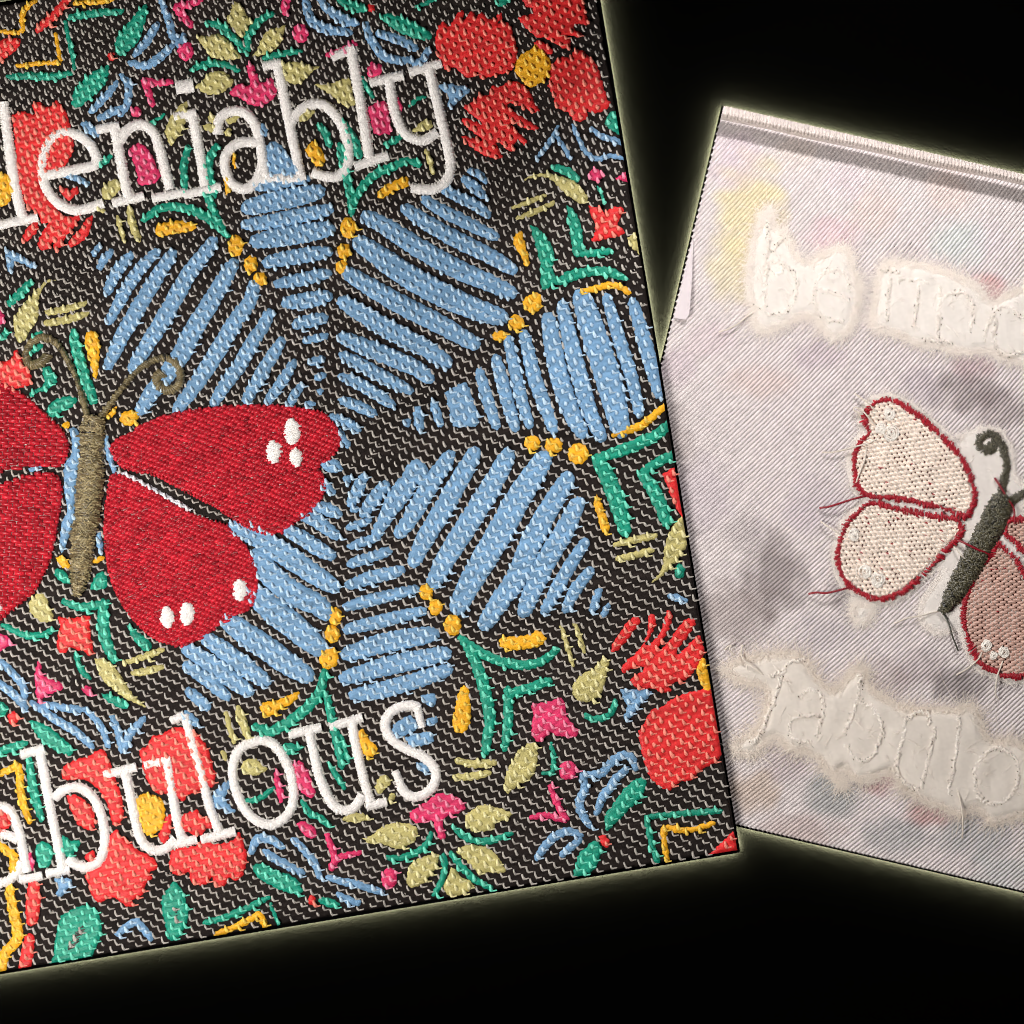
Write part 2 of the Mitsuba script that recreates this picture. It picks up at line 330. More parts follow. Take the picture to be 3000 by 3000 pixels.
# ------------------------------------------------------------------ the woven pattern, traced in picture places
# '@ox oy [u]' sets an origin and unit; '#leaf' / '#flower' opens a motif; then: name colour S<width> | P | E  x,y ...
PATTERN = '''
@0 0
chevron y S5.5 0,36 24,36 25,20 29,10 42,-1
leaf r S9 43,34 62,17 78,-3
leaf r P -6,48 10,43 21,44 23,49 18,57 8,65 -4,70
chevron y S5 19,75 42,72 62,71 68,69 66,55 63,38
bar y S6 85,4 110,2 127,0
stem t S8 78,20 100,16 138,13
stem t S5 74,24 78,45 82,62 84,78
stem t S8 10,87 35,86 60,87 80,83
leaf t P 167,4 165,25 158,45 146,58 136,63 131,57 131,46 140,32 152,18 160,8
dot r E 126,64 4,5
#loop
strand b S8 182,-2 188,15 193,28 195,40 205,52 208,40
strand b S9 153,62 164,50 172,38 178,28
strand b S9 148,72 165,74 180,66 195,52
#
leaf t P 124,73 123,85 119,96 108,107 92,120 84,122 81,115 83,105 92,93 105,82 116,76
#loop
strand b S8 103,127 114,115 124,105 132,94
strand b S8 138,86 145,95 146,108 142,122 136,130
strand b S9 95,140 104,147 110,152
strand b S8 112,134 128,127 142,122
#
chevron p S7.5 173,119 168,103 164,92 175,94 194,93
dot p E 154,127 6,6
stem t S4 170,140 178,135 186,130
#flower
petal r P 14,131 24,126 32,128 39,129 37,118 44,115 52,121 57,121 64,114 70,120 76,130 81,148 84,166 80,178 72,190 60,196 46,202 43,217 24,218 18,170
flower_centre y P -8,195 4,196 9,198 11,204 13,224 8,232 0,234 -8,234
petal r P 26,218 30,213 38,213 45,211 55,224 62,234 72,244 85,245 92,242 90,249 82,260 74,270 70,279 62,284 60,274 55,282 48,284 44,280 44,272 50,260 55,252 48,254 45,246 40,239 32,236 28,228
petal r P 66,212 75,213 80,215 87,211 89,218 84,223 78,227 72,222
petal_finger r P 105,244 104,254 100,266 90,276 80,280 77,277 82,268 92,258 98,248
petal_finger r P 44,252 42,262 35,270 28,274 25,272 30,260 38,252
#
petal p P 150,165 158,162 165,166 172,175 176,185 180,194 182,200 175,207 158,209 155,196 150,180 146,172
stem t S6 113,187 120,182 126,176
@500 0
chevron p S8.5 34,0 20,6 8,9 15,20 24,29
#sprig
leaf o P 72,2 80,6 86,17 92,24 90,28 86,33 83,43 77,40 70,31 63,22 68,14 70,6
leaf o P 29,40 42,41 55,39 64,45 72,55 80,64 72,68 58,67 46,65 39,56 33,48
leaf o P 130,29 128,40 124,50 115,58 104,63 93,64 98,56 103,44 110,35 120,32
leaf o P 26,98 36,92 44,82 58,81 66,85 71,93 66,100 55,106 40,107 34,103
leaf o P 124,73 140,70 150,72 164,76 170,75 158,84 148,94 138,95 128,90
stem t S8 41,26 55,29 66,39 76,48 82,57
stem t S8 115,16 104,21 95,30 88,42 87,58
stem t S7 24,79 36,74 50,72 64,74 76,80
stem t S6 105,66 118,63 132,60 147,58
bud p P 86,75 90,72 95,76 99,88 102,94 108,92 114,88 120,100 119,108 112,116 100,120 90,119 82,113 72,109 67,106 72,98 80,95 90,97 88,86
#
dot p E 17,58 9,11
dot p E 147,38 9,11
bar p S9 132,-3 130,8 130,15
leaf o P 163,96 180,95 195,90 203,90 206,105 210,118 200,121 190,115 180,107
#loop
strand b S10 152,-3 156,15 162,26 180,34 203,37
strand b S9 168,-2 180,12 202,22
#
leaf t P 186,-5 200,0 218,4 224,10 216,15 203,12 190,4
bar p S6 177,63 190,58 210,50
leaf o P -5,145 0,132 6,125 12,118 20,117 16,140 12,150 6,158 0,165 -6,150
leaf o P 43,130 50,130 50,140 43,137
leaf o P 36,142 46,140 52,148 48,150 40,148
leaf o P 62,136 76,130 78,133 72,139 64,140
leaf o P 60,150 66,145 70,148 64,154
leaf o P 140,135 150,125 160,124 163,128 155,136 147,138
stem t S8 168,142 176,152 180,165
dot y P 152,170 160,160 168,166 175,178 173,187 165,188 158,180
stem t S8 20,167 16,180 15,195 17,217
stem t S9 52,165 45,178 43,192 46,209 49,222
stem t S9 40,218 46,232 52,248 62,264
stem t S9 -30,249 -18,239 -8,235 0,234 20,236 35,243 50,253 65,267
bar y P -19,263 -15,255 -5,252 7,250 19,251 29,255 28,259 19,263 7,264 -3,266 -13,268
leaf b P 108,165 118,160 128,168 136,180 145,190 142,202 115,202 110,185
bar b S6 103,142 108,152
bar y P 57,193 62,193 67,203 70,211 66,218 62,221 61,208
bar y S3.5 71,175 73,190
@1000 0
leaf t P 43,18 52,15 60,17 75,22 88,28 98,35 103,41 98,45 88,45 76,41 62,35 50,26
dot r E 34,9 4,5
#loop
strand b S10 -10,16 5,24 17,26
strand b S9 28,27 31,40 38,52 48,64 62,68 80,68
strand b S10 42,38 55,42 70,47 84,55
strand b S8 82,73 92,68 98,57
#
stem t S5 85,8 95,4 105,-1
leaf t P 172,-3 178,7 185,6 191,-3
bud p P 29,78 35,70 39,74 44,72 46,82 38,88 31,87
bar p S4 13,47 16,62
stem t S5 22,86 28,98 36,110
bud p P 30,122 38,118 46,114 52,118 54,130 56,150 50,152 38,152 33,135
bar p S4 64,112 68,125
stem t S4.5 78,120 86,112 95,110
leaf o P 78,150 88,140 96,135 103,138 102,146 92,149 84,150
stem t S7 50,163 60,160 68,154
stem t S9 -2,165 3,185 7,205 11,225 12,242
stem t S9 12,236 22,214 38,198 55,190 75,182 88,187
leaf t P -4,134 4,136 12,146 20,158 24,178 16,178 8,165 0,152
bar o S5.5 96,170 100,182 104,196
bar b P 109,97 118,95 130,96 144,100 145,104 136,112 125,122 120,120 122,110 112,100
#flower
petal r P 109,30 116,24 120,30 124,28 128,20 135,12 139,15 138,22 142,19 148,12 152,18 160,14 165,20 172,22 180,14 182,20 176,28 183,24 190,27 195,40 199,55 198,70 192,80 180,84 168,87 158,90 155,82 148,88 140,87 132,80 126,76 120,80 113,72 108,58 106,45
petal r P 205,-4 207,5 211,9 217,9 215,16 201,20 205,28 213,36 221,42 230,43 237,46 243,50 250,54 257,54 260,50 258,44 252,41 258,40 270,42 273,38 263,32 267,26 277,28 279,22 275,5 272,-6 240,-6
petal_finger r P 217,48 225,46 235,52 240,58 235,62 227,58
flower_centre y P 196,75 201,64 213,57 221,50 227,58 235,66 238,76 233,87 225,94 217,99 209,97 202,88 197,82
petal r P 137,120 148,116 156,108 166,108 170,98 180,98 192,92 202,94 212,102 219,116 224,126 216,127 205,121 192,117 188,120 200,129 214,138 224,145 218,148 205,144 194,138 193,142 203,152 211,160 207,165 200,159 195,166 196,171 188,170 181,163 175,162 182,176 178,180 164,177 150,169 138,158 137,154 148,156 160,159 150,151 140,142 136,137 140,133 150,137 160,140 148,131 142,126
petal r P 233,96 237,94 235,82 241,72 245,66 255,64 259,66 263,57 273,56 279,62 289,72 295,90 301,110 305,116 297,125 285,128 277,124 279,132 271,138 263,136 257,128 249,124 243,120 239,106
#
#loop
strand b S5 222,178 233,165 245,144
strand b S5 244,155 253,168 259,180
strand b S5 262,142 270,160 277,172 290,180 305,176 325,180
strand b S6 283,145 295,154 310,158 325,165
#
leaf t P 298,140 303,128 313,126 325,145 318,152 305,146
leaf t S9 241,190 255,194 267,203
dot p E 288,198 8,7
bar p P 311,201 321,195 332,192 332,204 315,204
@1500 500
leaf o P 14,11 22,5 35,3 48,5 60,8 72,12 80,22 86,30 82,38 75,36 66,30 55,22 46,12 35,7 22,8
bar o S5 1,42 18,36 38,28
bar o S6 6,54 25,47 47,36
stem t P 62,40 68,42 74,52 79,65 80,78 82,88 90,89 105,88 115,89 112,94 95,97 80,98 70,96 67,80 64,60
stem t P 20,62 28,64 36,72 45,86 48,98 46,112 52,121 60,115 75,111 92,109 108,109 120,113 130,120 132,124 118,123 100,119 80,122 62,128 48,130 42,132 36,135 32,128 33,112 28,90
bar y P 1,80 4,72 11,69 14,80 18,95 20,106 15,108 9,95 4,88
star r P 87,40 98,42 105,47 113,42 122,41 127,44 122,55 120,62 128,68 122,74 108,77 94,81 90,78 94,70 93,58 89,50
stem t S3 97,18 101,27 105,36
leaf o P 130,76 136,72 141,71 146,95 142,92 135,86
@0 500
bar b S6 74,6 88,9 100,15
leaf o P 116,20 124,12 132,10 138,14 136,22 128,30 122,34 115,28
bar o S5 112,42 118,47
bar o S5 133,52 136,64 141,79
bar o S8 147,43 150,60 157,78
bar b S7 106,95 112,86
bar b S9 113,110 120,98 126,92
bar b P 7,89 16,92 28,98 38,105 42,110 35,110 25,105 17,103 15,112 10,115 7,100
leaf t S9 11,151 22,140 34,127
leaf o P 64,124 55,127 48,134 44,145 44,158 42,170 35,180 28,192 22,195 17,185 16,170 22,158 28,150 36,142 44,132 54,124
bar o S7 53,161 75,157 97,150
bar o S8 52,173 75,169 98,162
dot p P -5,155 3,160 5,168 2,174 -5,175
stem t S7 3,190 8,182
stem t P 80,180 88,180 91,195 96,210 100,224 104,238 109,250 110,262 104,265 98,256 92,240 86,222 81,205 79,190
stem t S6 36,191 46,183
bar y P 98,183 106,182 112,190 113,205 112,220 110,235 106,232 101,212 96,195
#leaf
stripe b S11 121,138 132,115 148,95
stripe b S12 124,170 140,140 158,112 177,92
stripe b S15 123,220 136,192 155,158 175,125 195,94
stripe b S16 241,80 231,95 215,115 198,145 181,175 165,200 151,223
stripe b S18 264,106 251,128 235,155 218,182 207,205 191,228 173,250 160,270
stripe b S16 288,129 283,148 268,168 255,190 243,210 225,238 201,270
stripe b S14 305,161 297,178 285,195 273,218 257,240 243,262
stripe b S13 319,193 305,215 293,235 279,260
stripe b S11 333,217 321,236 303,262
stripe b S9 341,243 333,255 327,267
#
@500 500
#leaf
stripe b S11 95,18 115,17 135,12 154,9
stripe b S19 87,42 115,35 140,30 168,24
stripe b S15 85,61 110,58 140,52 179,44
stripe b S19 97,80 125,75 155,70 179,66
stripe b S15 109,104 140,98 178,92
stripe b S13 121,128 150,123 178,116
stripe b S15 131,150 155,147 178,142
stripe b S13 142,174 160,170 174,167
stripe b S8 152,193 164,190 176,187
stripe b S9 158,217 172,213
stripe b S7 165,235 174,231
stripe b E 169,250 4,4
stripe b E 158,264 7,4
#
dot y E 74,85 9,12
dot y E 91,106 8,10
dot y E 101,123 8,8
dot y E 201,65 9,12
dot y E 196,91 8,9
dot y E 194,109 7,8
@1000 500
bar y P 42,24 48,18 56,13 66,9 74,7 77,14 74,19 62,23 52,28 45,32 41,30
#leaf
stripe b S8 145,0 155,4 163,12
stripe b S10 139,9 150,18 161,29
stripe b S11 117,22 132,30 150,38 166,50
stripe b S13 95,33 115,46 140,58 174,75
stripe b S16 73,43 95,58 130,78 165,95 194,112
stripe b S19 29,52 50,63 85,86 130,111 165,126 192,138
stripe b S23 21,82 40,95 75,119 115,141 150,156 180,166
stripe b S19 8,116 30,130 70,153 110,173 150,196
stripe b S18 2,149 30,166 65,186 95,201 119,217
stripe b S17 2,189 25,199 60,213 85,224 99,235
stripe b S13 2,209 20,218 45,232 77,249
stripe b S12 1,233 20,241 40,253 57,265
stripe b S11 1,260 20,267 37,275
stripe b S10 -1,282 10,287 19,294
stripe b S8 0,301 8,311
#
dot y P 205,148 211,142 223,138 227,150 225,158 215,161 207,156
dot y E 198,172 9,9
dot y E 180,187 10,6
@1500 1000
#leaf
stripe b E -119,92 5,5
stripe b S10 -107,77 -104,99
stripe b S9 -89,69 -81,94
stripe b P -76,58 -64,51 -52,47 -46,60 -39,80 -39,95 -51,97 -66,96 -71,80
stripe b S12 -37,34 -28,65 -18,96
stripe b S13 -18,19 -10,50 -2,80 4,98
stripe b S12 -5,-4 5,40 12,70 20,95
stripe b S14 14,-8 25,40 38,75 47,100
stripe b S18 41,-26 47,10 55,45 67,80 79,104
stripe b S16 57,-40 66,0 78,45 88,80 101,108
stripe b S25 79,-50 92,-10 105,30 115,65 123,100
stripe b S13 107,-50 122,0 135,40 144,82
stripe b S14 137,-44 150,0 160,35 166,60
#
bar y S7 75,-55 95,-60 112,-64 125,-60 132,-55
bar y S8 115,106 135,100 150,93 165,80 176,71
dot y E 23,115 9,9
dot y E 47,118 10,9
dot y E 75,127 12,12
stem t S12 94,133 120,125 145,115 165,105 182,90
stem t S17 97,134 106,150 114,168 120,185 128,215
stem t S10 145,151 160,140 186,126
stem t S14 147,150 158,165 168,185 175,206
star r P 170,150 186,143 190,160 194,190 196,202 190,196 182,180 176,165
bar y P 96,172 100,180 104,190 109,205 110,213 106,217 101,214 96,195 92,185
@0 1000
#flower
petal r P -4,23 8,22 14,18 16,12 20,10 23,16 27,27 33,33 36,42 33,50 22,53 15,55 -4,60
#
leaf t P 47,32 55,28 60,35 65,44 60,50 52,55 42,58 38,63 33,62 38,55 48,51 50,42
leaf t P 53,78 60,68 72,63 84,63 88,68 80,75 70,80 62,86 56,84
stem t S6 36,12 47,5
dot y P 135,87 140,80 152,78 157,85 154,92 146,96 138,92
dot y S5 124,86 131,76
dot y P 70,95 76,90 80,96 74,100
leaf b P 78,100 85,98 92,110 90,130 88,150 86,170 82,210 70,240 68,225 70,205 76,190 73,170 73,140 80,130 82,115
bar b S6 120,108 124,130 130,148
bar w S5 131,148 145,152 165,163 190,177 215,190
bar b S5 34,146 46,142
@500 1500
#leaf
stripe b S9 182,-108 195,-104
stripe b S7 190,-93 198,-80
stripe b P 168,-56 180,-62 190,-58 195,-48 185,-44 174,-48
stripe b S9 171,-35 184,-22
stripe b S13 162,-6 175,-4 190,2
stripe b S13 150,4 168,12 188,27
stripe b S15 132,20 150,30 168,42 182,49
stripe b S21 72,18 95,26 110,36 140,55 165,72 184,84
stripe b S23 96,50 115,73 140,93 165,104 176,114
stripe b S25 94,92 115,111 140,130 168,154
stripe b S23 64,122 85,138 110,155 130,170 154,185
stripe b S18 40,143 58,155 80,172 107,191
stripe b S17 18,155 45,172 65,187 88,203
stripe b S13 18,174 40,189 64,209
stripe b S11 20,202 42,221
stripe b S9 17,228 30,240
#
dot y E 186,118 8,10
dot y E 183,138 9,10
dot y E 179,165 11,13
@1000 1500
#leaf
stripe b S12 11,-10 18,-24 25,-39
stripe b S13 25,2 36,-14 50,-31
stripe b S14 39,26 52,2 60,-18 70,-34
stripe b S17 49,6 70,-22 85,-50 95,-31
stripe b S17 66,24 80,5 100,-30 123,-64
stripe b S19 82,56 95,30 112,2 135,-38 151,-67
stripe b S21 104,80 122,47 138,22 155,-5 175,-38 188,-64
stripe b S25 132,107 145,82 160,56 180,22 200,-15 229,-60
stripe b S21 163,127 180,100 198,75 213,38 232,2 256,-38
stripe b S20 207,112 220,80 235,50 252,22 268,-10
stripe b S13 230,112 243,88 258,62 276,34
stripe b S12 254,110 265,88 282,66
stripe b S8 284,113 288,100 292,88
stripe b S6 296,118 302,105
#
#leaf
stripe b E 7,-37 5,5
stripe b E 15,-3 6,4
stripe b S8 8,18 22,13 32,9
stripe b S9 10,39 25,34 42,28
stripe b S11 10,59 30,52 54,44
stripe b S13 8,83 35,74 68,66
stripe b S12 6,107 40,98 84,87
stripe b S13 6,133 50,122 92,112
stripe b S19 6,161 50,148 104,138
stripe b S18 4,188 50,175 118,160
stripe b S16 14,207 45,202 80,192 120,179
#
dot y E 96,91 8,9
dot y E 107,108 8,9
dot y E 126,128 10,12
stem t S10 135,142 150,154 170,165 193,172 215,172 232,166 243,156
stem t S12 139,146 150,165 156,182 162,200 168,232 166,252 163,272
stem t S10 190,208 198,203 213,199 236,191
stem t S10 188,200 189,220 188,245 185,268
bar y P 178,146 184,141 200,141 215,138 220,133 230,139 231,146 223,152 208,155 195,156 182,154
bar o S5 249,130 255,150 262,173
bar o S5 264,125 269,140 275,158
bar o S7 310,37 335,31 356,27
bar o S8 313,53 335,48 352,43
leaf o P 388,0 396,0 396,25 384,50 375,60 368,68 358,77 351,79 361,68 365,52 365,40 373,20
leaf o P 297,165 303,168 301,178 299,190 297,200 288,212 273,215 265,210 261,200 265,190 275,182 285,178 291,170
dot t E 383,67 6,8
bar b S7 371,95 380,97 390,101
#flower
petal_finger r P 336,118 338,124 331,135 321,148 313,156 306,158 306,152 313,140 321,128 329,120
petal r P 348,114 355,118 356,128 349,142 343,150 348,150 358,140 365,125 369,112 374,114 374,122 368,138 358,155 363,155 375,140 383,128 393,120 401,122 398,132 389,145 379,158 383,160 395,148 405,140 409,150 411,160 405,172 398,182 389,190 379,192 371,196 373,203 363,204 353,200 343,200 333,198 327,192 331,186 343,178 338,175 328,178 319,182 317,176 323,168 335,158 345,140
flower_centre y P 404,168 410,165 415,180 419,205 411,202 405,190 402,180
petal r P 336,248 343,239 346,231 353,223 363,220 375,211 388,206 403,202 419,201 423,223 428,253 431,273 421,285 409,291 399,301 393,305 385,305 377,311 373,315 365,313 355,306 348,297 343,283 339,268
#
bar y P 138,196 144,201 146,218 147,231 144,243 138,250 130,249 126,241 128,225 131,208 135,200
@1500 2000
bud p P 22,24 35,22 45,20 55,17 60,25 62,38 68,45 75,55 72,61 62,61 50,60 45,56 40,60 32,66 27,66 23,58 22,45 24,38
bar b P 122,7 135,8 150,7 158,10 155,16 146,24 140,33 132,42 126,40 130,28 126,18
stem t S7 83,37 92,41 105,39 113,33 117,20
leaf o P 0,90 6,78 14,72 20,68 28,70 29,80 28,92 24,104 15,112 5,117 -6,126 -8,112 -6,100
stem t S5 44,69 47,82 47,95 44,102 35,102
dot p E 63,99 10,11
chevron p S7 43,117 48,130 55,145 60,155 40,150 22,152
#loop
strand b S9 140,97 135,85 125,82 112,90 102,102 84,104
strand b S9 80,105 82,120 76,135 80,150 88,162
strand b S9 130,98 118,108 110,120 102,130 96,147
#
leaf t P 148,107 152,112 150,122 144,132 133,143 122,155 114,162 108,168 105,160 106,148 114,138 122,126 132,115 142,108
dot r P 98,174 105,172 110,180 108,186 102,184
stem t S6.5 152,152 170,150 193,148 237,145
stem t S6 152,154 155,170 160,190 168,210
chevron y S6.5 228,159 205,166 190,167 173,165 173,185 177,207
leaf r P 250,168 255,182 257,192 230,196 222,196 228,190 240,178
#loop
strand b S9 28,198 40,182 52,172 65,168 77,173
strand b S8 56,195 68,185 77,177
#
leaf t P 76,193 84,186 94,178 101,186 99,198 94,210 86,217 70,222 72,205
@0 1500
dot y P 63,52 70,50 78,56 78,64 70,62
bar y S5 106,56 117,52
leaf t P 60,66 68,64 76,70 80,80 72,80 64,74
leaf t P 104,80 110,70 118,68 122,78 120,86 108,88 102,86
bar b S6 112,25 114,46
leaf o P 32,105 36,98 42,93 48,92 54,100 58,112 61,118 58,124 50,125 44,123 38,117 34,112
stem t S7 4,128 18,135 32,140 48,139 59,134
star r P 66,118 80,120 98,117 103,120 102,132 104,145 106,160 100,163 96,158 88,156 80,154 72,160 65,155 66,140 68,130
stem t S9 73,101 88,107 105,106 121,102
stem t S12 117,102 117,125 120,145 129,167
stem t S6 86,161 92,178 101,188
leaf t P 143,128 152,132 160,138 168,145 172,152 166,158 158,152 150,142
dot p P -4,138 8,140 12,148 6,155 -4,156
bud p P 43,168 47,172 48,182 55,188 68,192 72,200 60,205 52,208 46,216 42,212 40,195 40,180
leaf o P 107,166 118,166 128,174 136,184 144,196 152,208 160,215 166,221 155,217 140,210 128,200 118,192 112,182
bar o S7 143,170 160,165 184,156
bar o S8 151,182 165,180 184,175
@0 2000
#loop
strand b S9 -4,-2 12,10 22,20 29,29
strand b S8 -3,-27 10,-16 24,0 28,12 27,25
strand b S9 37,23 50,32 65,43 78,50 92,60 104,72
strand b S8 47,23 65,27 85,30 98,30
strand b S7 99,32 112,45 118,58 123,72
#
#loop
strand b S8 127,39 134,55 138,77
strand b S9 163,41 152,52 145,62 140,76
#
dot p P 92,6 98,3 104,6 105,14 100,15 94,10
leaf t P 115,12 125,13 135,17 143,21 146,27 140,30 128,25 118,18
leaf t P -4,20 8,25 9,32 4,37 -4,39
dot r E 15,40 6,8
leaf t P 32,43 44,44 56,50 68,60 78,68 84,76 80,82 70,80 58,74 48,66 40,56
stem t S9 -4,80 14,73 29,68
stem t S9 33,87 36,110 40,130 47,154
chevron y S8 -3,104 10,99 21,95 23,120 27,140 34,157
#flower
petal r P 72,100 72,94 80,90 92,85 100,83 108,78 118,76 124,88 128,98 132,112 138,130 140,150 136,158 128,160 122,140 115,125 105,115 95,110 80,110 70,108
petal r P 76,128 86,127 96,133 104,142 108,152 106,165 98,166 88,160 82,148 78,138
petal r P 157,76 166,72 172,61 182,59 190,54 200,50 212,52 226,60 236,76 240,90 244,106 242,118 232,118 224,124 214,126 208,134 198,128 190,126 182,126 174,122 166,108 162,98 160,86
flower_centre y P 153,132 162,126 172,127 182,130 187,142 186,155 184,165 172,172 165,172 160,160 156,145
petal r P 189,150 194,150 194,165 190,178 184,182 180,172
petal r P 125,172 132,166 138,174 148,182 158,190 170,196 176,200 178,210 170,214 172,222 165,228 163,238 158,242 150,246 152,251 146,254 138,249 130,244 120,246 112,249 106,244 102,236 100,228 97,220 98,214 106,212 116,204 122,194 122,182
petal r P 193,191 203,187 223,184 230,176 240,182 250,182 264,178 270,168 274,176 278,188 280,202 277,212 274,220 266,224 260,220 256,228 249,232 244,228 240,220 234,228 224,229 216,224 214,214 206,218 196,216 192,208
petal r P 204,154 208,149 216,146 224,144 228,152 238,154 242,164 234,166 228,172 224,174 214,170 206,166
#
leaf t P 70,172 80,178 92,180 86,190 78,198 72,190
leaf t P 42,182 50,180 58,185 60,195 56,208 48,210 42,202 40,192
petal r P 95,196 105,190 108,198 102,205
chevron y S9 -3,182 8,190 16,198 14,216
chevron y S11 11,232 14,254 19,274 20,288 14,298 6,306 2,326
bar r S15 38,229 38,249 36,270
bar r S13 34,288 31,306 27,328
bar p S5 34,194 37,210
petal r P -4,143 8,146 12,158 10,165 -4,164
#ringleaf
leaf t P 75,260 85,255 98,252 106,255 112,263 115,275 114,287 110,297 105,307 103,315 95,318 82,320 70,321 60,323 55,321 60,310 62,295 65,280 68,267 72,262
slit k P 74,299 80,288 87,276 95,272 99,280 93,292 84,303 78,306
#
#ringleaf
leaf t P 194,228 188,236 183,246 184,262 187,272 189,286 192,292 196,292 204,287 208,278 213,268 213,258 210,245 205,232 198,225
slit k P 196,252 202,250 204,262 201,272 197,268
#
bar b P 60,221 80,222 81,231 76,234 70,242 64,240 66,230
#loop
strand b S8 133,285 145,275 156,269
strand b S8 154,269 164,281 171,290
#
@500 2300
leaf t P 92,92 100,88 112,92 122,97 134,101 144,107 148,115 150,120 144,124 132,121 120,117 108,110 98,104
#loop
strand b S9 91,76 97,62 105,60 115,62 127,70
strand b S9 107,75 120,84 135,92 149,99
strand b S8 139,61 148,70 155,78 163,88 169,104
#
stem t S7 39,156 60,150 85,140 111,127
stem t S4 113,134 118,148 123,160
chevron y S7 51,169 70,162 90,152 101,147 106,160 109,172
dot r E 160,130 4,6
dot p P 143,44 150,40 158,44 164,50 165,58 158,60 150,55
chevron p S7.5 177,56 182,70 186,84 182,93 190,82 214,76
#loop
strand b S8 178,104 195,109 212,112 221,116 240,121
strand b S8 190,124 205,132 213,134
#
stem t S9 170,130 188,136
@500 2000
bar o S6 63,33 66,48 72,68
bar o S9 76,29 82,45 88,62
bar y P 101,28 105,22 118,20 132,15 144,10 145,15 138,23 125,30 112,38 105,38
stem t S11 96,49 112,55 128,48 145,36 158,25 170,8 174,-12
stem t S9 176,12 181,35 186,55 190,75 194,95
leaf o P 80,95 84,88 96,86 106,94 110,98 100,104 90,105 82,102
leaf o P 56,76 62,78 65,88 60,87
leaf b P 48,125 55,118 62,112 68,110 66,120 62,130 68,140 74,145 68,148 58,142 50,140
stem t S6 85,134 98,132 108,126 116,119
dot p P 118,96 122,100 124,112 128,125 127,135 123,135 120,125 117,110
leaf t P 124,72 132,68 145,70 150,74 142,78 132,82
bud p P 138,92 146,88 152,95 158,105 160,115 165,125 158,130 148,124 142,114
stem t S7 149,134 158,148 168,152 180,162
stem t S6 179,91 188,105 197,119
@1000 2000
bar y P 18,55 25,53 30,62 38,70 41,76 36,83 28,84 22,72
bar b P 90,15 104,12 108,20 104,27 95,24
bar b P 58,48 70,40 80,38 86,52 75,58 64,62 58,55
bar b P 70,62 85,58 100,55 105,64 98,70 80,72
bar b P 95,42 108,38 109,44 100,50
bar b P 85,90 95,92 100,100 95,102 88,98
bar o S8 131,88 150,92 174,90
bar o S8 129,106 145,106 167,102
leaf o P 38,118 42,108 50,104 56,112 50,120 42,126
leaf o P 52,134 56,124 62,128 58,134
leaf o P 0,155 10,148 25,148 30,155 15,158
#sprig
bud p P 77,147 88,140 98,133 110,125 118,126 128,128 138,135 140,142 132,148 122,150 115,156 116,165 118,175 112,178 107,168 104,158 100,155 92,158 84,158 78,152
leaf o P 24,176 32,174 42,166 52,160 66,158 78,160 86,164 86,174 82,180 72,186 62,188 52,184 42,182 32,182
leaf o P 140,150 148,144 160,138 172,140 185,144 194,148 188,154 176,158 172,166 160,168 148,168 141,160
leaf o P 76,211 82,202 96,196 108,193 110,200 106,211 98,222 88,230 78,232 74,224
leaf o P 130,191 140,184 155,184 168,188 178,198 186,212 180,216 168,214 156,216 148,208 138,198
leaf o P 124,208 130,212 136,220 145,224 150,230 142,238 125,242 118,238 116,230 120,221
stem t S7 52,198 68,198 85,192 97,182 102,170
stem t S7 127,163 138,174 155,179 172,178 192,170
stem t S7 116,195 117,211 112,228 105,240
stem t S7 124,193 136,208 150,222 170,233
#
stem t S5 0,60 5,80 8,90
dot p E 54,221 9,12
'''

COL = {'r': (222, 44, 46), 'd': (190, 30, 36), 't': (20, 146, 120), 'b': (116, 158, 196), 'y': (243, 178, 36), 'o': (190, 180, 116),
       'p': (220, 52, 104), 'w': (215, 215, 225), 'k': (46, 40, 37)}
TIE = {'r': (255, 150, 132), 'd': (225, 70, 66), 't': (120, 230, 200), 'b': (196, 224, 246), 'y': (255, 214, 92), 'o': (238, 230, 172),
       'p': (255, 148, 178), 'w': (240, 240, 245), 'k': (186, 180, 172)}
# the weave: rows run along U, columns along V (both unit vectors in picture space, y down)
U, V = np.array([0.983, -0.182]), np.array([0.242, 0.970])
DU, DV = 38.0, 33.0
M = np.linalg.inv(np.stack([U, V], 1))


LC = np.array([1000.0, 1300.0])


def stretch(x, y, sign):
    """The threads lie a little wider apart towards the lower right."""
    q = 1 + 0.06 * ((x - LC[0]) + (y - LC[1])) / 2500
    q = q if sign > 0 else 1 / q
    return LC[0] + (x - LC[0]) * q, LC[1] + (y - LC[1]) * q


def uv_of(x, y):
    x, y = stretch(x, y, -1)
    return M[0, 0] * x + M[0, 1] * y, M[1, 0] * x + M[1, 1] * y


def weave_bump(x, y):
    """Height of the woven rows: soft bricks, each row half a brick on from the last."""
    u, w = uv_of(x, y)
    r = w / (DV / 2)
    k = np.floor(r)
    a = np.abs(np.sin(np.pi * (r - k)))
    b = np.abs(np.sin(np.pi * (u / DU + 0.5 * (k % 2))))
    return 3.4 * a ** 0.7 * (0.55 + 0.45 * b ** 0.6)


def warp_l(x, y):
    """The cloth rolls over at its upper right side and a little along the lower edge."""
    e = (1753 + 0.164 * y) - x
    g = (2848 - 0.1647 * x) - y
    top = np.clip((1150 - y) / 1100, 0, 1)
    a = np.clip(1 - e / 210, 0, 1) ** 2 * 26 * top ** 0.7
    mid = np.exp(-((x - 1000) / 420) ** 2)
    b = np.clip(1 - g / 130, 0, 1) ** 2 * 17 * mid
    return -np.minimum(a + b, 20) + 2.0 * fnoise(x, y, 1500, 3)


